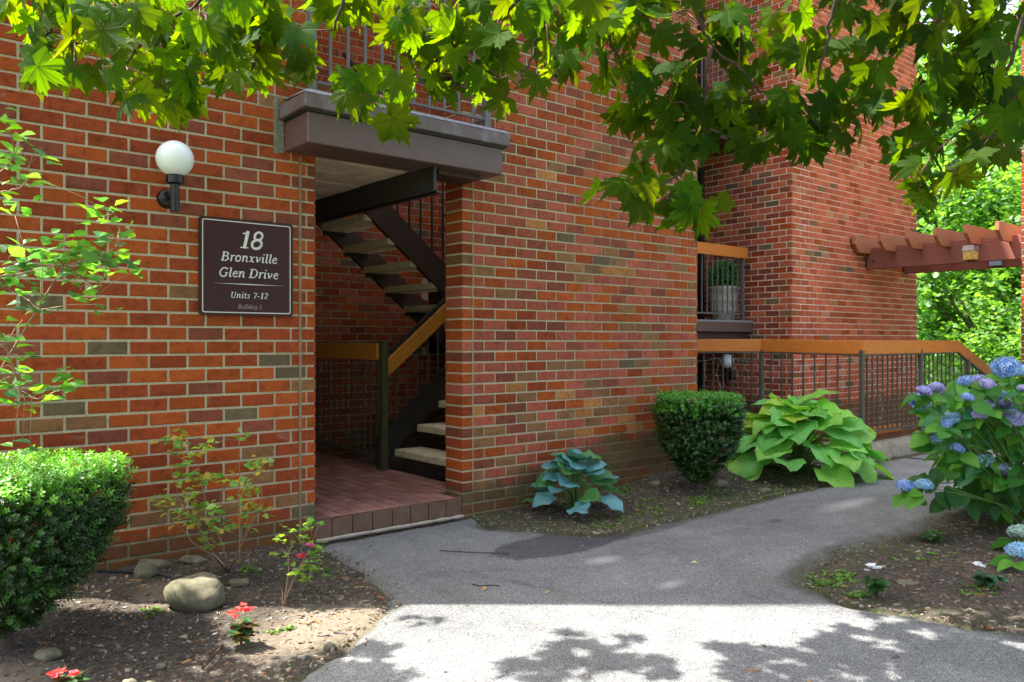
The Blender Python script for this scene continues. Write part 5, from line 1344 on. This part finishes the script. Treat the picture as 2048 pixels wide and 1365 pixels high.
# impatiens
def impatiens(bx, by, label, fl, cols, seed, hpx=60, leafc=((.09, .10, .035), (.10, .05, .03), (.05, .13, .05)), spread=28):
    g = G(bx, by); Z = (g-Vector((0, 0, H))).dot(CF); r = random.Random(seed); t = empty('impatiens', g, label, 'flower'); q = MB(); items = []
    for k in range(9):
        a = r.uniform(0, 6.283); e = g+Vector((math.cos(a)*spread*.6/F*Z, math.sin(a)*spread*.6/F*Z, hpx*.75/F*Z*r.uniform(.5, 1))); q.tube([g, g.lerp(e, .5)+UP*.01, e], [.004, .003, .002], 5)
        for m in range(8):
            b = r.uniform(0, 6.283); d = Vector((math.cos(b), math.sin(b), r.uniform(-.2, .5))); c = leafc[r.randrange(3)]; f = r.uniform(.7, 1.2)
            items.append((r.randrange(3), g.lerp(e, r.uniform(.4, 1.)), npR(d, UP+d*.3), r.uniform(.04, .06), tuple(x*f*1.3 for x in c)))
    q.build('stems', M['twig'], t); V, Fc, C = fast_scatter(items, LEAFS); link('foliage', np_mesh('foliage', V, Fc, C, M['leaf_col'], True), t)['kind'] = 'stuff'
    for i, (x, y, s) in enumerate(fl): bloom(t, P(x, y, Z+r.uniform(-.04, .02)), s, cols, seed+i, 6)
impatiens(482, 1288, 'red impatiens with coral flowers in the middle of the left bed', [(462, 1228, .03), (478, 1222, .03), (496, 1222, .034), (487, 1212, .024), (470, 1234, .024)], red, 3)
impatiens(130, 1390, 'red flowering impatiens cut by the bottom edge of the photo', [(108, 1352, .036), (148, 1348, .028), (120, 1346, .03)], red, 13, 50)
impatiens(1752, 1192, 'white impatiens nearest the path in the right bed', [(1742, 1134, .036), (1755, 1138, .03), (1735, 1142, .022)], white, 23, 50, ((.03, .1, .035), (.05, .15, .05), (.025, .08, .03)))
impatiens(1975, 1168, 'white impatiens under the hydrangea in the right bed', [(1956, 1130, .036), (1964, 1134, .026)], white, 33, 34, ((.03, .1, .04), (.05, .14, .09), (.025, .08, .03)), 34)
impatiens(1865, 1078, 'small green seedling clump on the edge of the right bed', [(1870, 1072, .014)], [(.4, .6, .5)], 43, 18, ((.05, .14, .05), (.04, .11, .03), (.08, .2, .05)), 26)
# low weeds
q = MB(); r = random.Random(61); items = []
for cxp, cyp, n, sp in ((1395, 1000, 60, 26), (1300, 1010, 90, 60), (1210, 1040, 60, 60), (1420, 985, 60, 50), (1720, 1185, 50, 18), (1680, 1150, 60, 40), (1650, 1165, 40, 30), (500, 1150, 20, 20), (640, 1140, 30, 30), (300, 1225, 12, 25), (1850, 1110, 25, 60), (1960, 1175, 30, 40), (1470, 975, 50, 60), (1250, 985, 60, 30), (575, 1250, 8, 10), (545, 1258, 6, 10), (1540, 985, 30, 50)):
    for k in range(n):
        g = G(cxp+r.gauss(0, sp*.5), cyp+r.gauss(0, sp*.16)); g.z = soil_z(g.x, g.y) if not in_poly(g.x, g.y, pp) else .004
        for m in range(3):
            a = r.uniform(0, 6.283); f = r.uniform(.6, 1.3)
            items.append((r.randrange(2), g, npR(Vector((math.cos(a), math.sin(a), r.uniform(.2, 1.))), UP), r.uniform(.012, .03), (.11*f, .23*f, .04*f)))
V, Fc, C = fast_scatter(items, LEAFS); o = link('weeds', np_mesh('weeds', V, Fc, C, M['leaf_col'], True)); tag(o, 'low weeds and moss sprouts along the bed edges', 'weeds', kind='stuff')

# ------------------------------------------------------------------ sunlit leafy branch entering from the left
bs_st = [[(-40, 560), (60, 545), (130, 530), (190, 520), (230, 500), (240, 460), (228, 430)], [(-40, 400), (10, 385), (40, 375), (55, 360), (60, 330)], [(-40, 330), (0, 345), (30, 310)], [(-30, 700), (10, 690), (40, 780), (75, 800), (110, 785), (130, 775)], [(-20, 640), (30, 700), (45, 690)], [(130, 530), (170, 560), (195, 590)], [(-40, 560), (40, 590), (80, 620)]]
stl = [(30, 290, 3), (48, 270, 3), (20, 250, 2), (45, 290, 2), (70, 305, 2), (75, 320, 2), (10, 240, 2), (20, 320, 3), (15, 340, 3), (5, 305, 3), (55, 335, 2), (30, 355, 3), (60, 370, 3), (80, 360, 2), (50, 392, 2), (15, 410, 3), (30, 432, 3), (45, 428, 2), (5, 330, 2),
 (205, 415, 3), (222, 425, 3), (200, 440, 3), (235, 440, 2), (215, 455, 3), (238, 465, 3), (225, 480, 3), (245, 490, 2), (130, 485, 4), (165, 488, 4), (110, 480, 2), (150, 470, 2), (75, 505, 5), (100, 515, 5), (125, 520, 7), (150, 515, 7), (175, 515, 8), (200, 510, 8), (220, 520, 7), (240, 530, 6), (60, 530, 6), (35, 535, 6), (15, 545, 7), (5, 555, 6), (85, 535, 6), (110, 540, 6), (140, 545, 6), (165, 540, 5), (195, 540, 6), (215, 545, 4), (265, 528, 2), (280, 525, 1), (265, 545, 2), (20, 510, 4), (45, 500, 3), (15, 570, 4), (40, 580, 4), (60, 600, 4), (75, 615, 3), (90, 620, 3), (160, 580, 4), (180, 590, 4), (195, 595, 3), (210, 610, 2), (150, 560, 3), (45, 640, 2),
 (25, 680, 3), (55, 680, 2), (15, 700, 3), (40, 740, 5), (45, 715, 3), (30, 730, 3), (5, 760, 4), (15, 780, 4), (30, 800, 4), (60, 785, 2), (85, 790, 4), (110, 778, 4), (128, 768, 4), (125, 790, 3), (145, 780, 3), (20, 815, 3), (5, 735, 3), (45, 885, 1), (25, 895, 2), (60, 893, 1)]
sprig_shrub('leafy_shrub', 'sunlit leafy branches of a shrub reaching in from the left edge', 'shrub', (-260, 1180), bs_st, stl, lambda x, y: 3.0+.1*math.sin(x*.05), .06, 4, [(.08, .24, .04), (.06, .20, .05), (.11, .28, .03), (.05, .17, .07)], 9, 'stem_tan', .005)

# ------------------------------------------------------------------ background trees, bushes, fence
def far_leaf():
    vs = [(0, 0, 0), (.45, .35, .06), (.3, .8, -.05), (0, 1.05, 0), (-.3, .8, .05), (-.45, .35, -.06)]
    return np.array(vs), [(0, 1, 2, 3), (0, 3, 4, 5)]
FL = [far_leaf()]
def crown_mesh(seed, R, n, size, cols, hollow=.55, lumps=16):
    r = random.Random(seed); items = []; cl = []
    for k in range(lumps):
        d = Vector((r.gauss(0, 1), r.gauss(0, 1), r.gauss(0, .8))).normalized()*r.uniform(.45, .95); cl.append((Vector((d.x*R[0], d.y*R[1], d.z*R[2])), r.uniform(.22, .42)*min(R)))
    for k in range(n):
        c, rr = cl[r.randrange(lumps)]; d = Vector((r.gauss(0, 1), r.gauss(0, 1), r.gauss(0, .7))).normalized(); p = c+d*rr*(hollow+(1-hollow)*r.random()**.5)*Vector((1, 1, .8)).length/1.6
        f = r.uniform(.7, 1.3); cc = cols[r.randrange(len(cols))]
        items.append((0, p, npR(Vector((r.gauss(0, 1), r.gauss(0, 1), r.gauss(-.4, .5))), Vector((r.gauss(0, .6), r.gauss(0, .6), 1))), size*r.uniform(.7, 1.3), tuple(x*f for x in cc)))
    V, Fc, C = fast_scatter(items, FL); return np_mesh('crown', V, Fc, C, M['leaf_bg'])
greens = [(.07, .19, .035), (.10, .24, .04), (.055, .15, .03), (.13, .27, .05)]
CM = [crown_mesh(1, (3.2, 3.2, 3.0), 15000, .15, greens, .5, 34), crown_mesh(2, (2.6, 2.6, 2.4), 12000, .13, greens, .5, 28), crown_mesh(3, (1.5, 1.5, 1.0), 8000, .09, greens, .5, 16)]
def tree(x, y, zc, ci, rz, s, label, zb=-1.3, group='leafy trees beyond the pergola', kind='tree'):
    t = empty('broadleaf_tree' if kind == 'tree' else 'leafy_bush', (x, y, zb), label, kind, group)
    o = link('crown', CM[ci], t, (x, y, zc)); o.rotation_euler = (0, 0, rz); o.scale = (s, s, s)
    q = MB(); b = Vector((x, y, zb-.2)); tp = Vector((x, y, zc)); q.tube([b, b.lerp(tp, .5)+Vector((.1, .05, 0)), tp], [.16*s, .12*s, .07*s], 8)
    for k in range(7):
        a = k*.9; q.tube([b.lerp(tp, .5+.06*k), tp+Vector((math.cos(a), math.sin(a), .3))*1.3*s], [.06*s, .02*s], 6)
    q.build('trunk', M['bark'], t)
tree(20.5, 7.2, 1.9, 0, 0, 1.0, 'bright leafy tree just right of the brick tower, lowest branches behind the handrail')
tree(22.5, 4.8, 3.6, 0, 2, 1.0, 'tall leafy tree behind the pergola beams near the right edge')
tree(27, 10.5, 5.5, 0, 1, 1.4, 'large tree crown rising above the pergola next to the tower')
tree(29, 6.5, 7.5, 0, 4, 1.4, 'highest tree crown seen through the maple leaves at the upper right')
tree(18.5, 5.6, .2, 1, 3, .8, 'dark shaded tree low behind the sloping handrail', -1.6)
tree(33, 13, 3, 0, 5, 1.6, 'far tree filling the gap beside the tower edge')
tree(34, 8, 10.5, 0, 2.5, 1.5, 'far tree top touching the upper right corner')
tree(17.0, 6.6, -.55, 2, 1, 1.0, 'low bright bush seen through the pickets right of the tower', -1.6, 'leafy bushes behind the balustrade', 'bush')
tree(18.0, 4.6, -.35, 2, 2, 1.1, 'low bright bush behind the hydrangea flowers', -1.6, 'leafy bushes behind the balustrade', 'bush')
tree(15.6, 5.35, -.9, 2, 4, .8, 'lowest bush at the foot of the sloping handrail', -1.6, 'leafy bushes behind the balustrade', 'bush')
tree(38, 4.5, 6, 0, 3.3, 1.8, 'far right tree standing behind all the others')
tree(42, 17, 9, 0, .4, 2.2, 'tall far tree just beside the tower edge')
tree(45, 9, 14, 0, 1.7, 2.2, 'tallest far tree filling the sky at the upper right')
# brown board fence beyond the tower
bf = empty('board_fence', (13.2, 5.2, -1.), 'red brown vertical board fence beyond the balustrade, right of the tower', 'fence')
for k in range(20):
    x = 13.1+k*.10; q = MB(); y = 5.35+k*.02; q.box((x, y, -1.9), (x+.092, y+.02, .62+rnd.uniform(-.008, .008)-.02*k), None, .003); q.build('board', M['boards'], bf)
# distant pink brick house
hs = empty('brick_house', (36, 9, -1.3), 'distant pinkish brick house glimpsed between the far trees', 'house')
q = MB(); q.box((34, 4, -1.5), (42, 17, 5)); q.build('wall', simple('far_brick_wall', (.42, .2, .15), .9, .25, 2), hs)
q = MB(); q.add([(33.6, 3.6, 5), (42.4, 3.6, 5), (42.4, 17.4, 5), (33.6, 17.4, 5), (38, 3.6, 7.5), (38, 17.4, 7.5)], [(0, 4, 5, 3), (1, 2, 5, 4), (0, 1, 4), (2, 3, 5)]); q.build('roof', simple('far_roof', (.12, .1, .1), .9, .2, 3), hs)
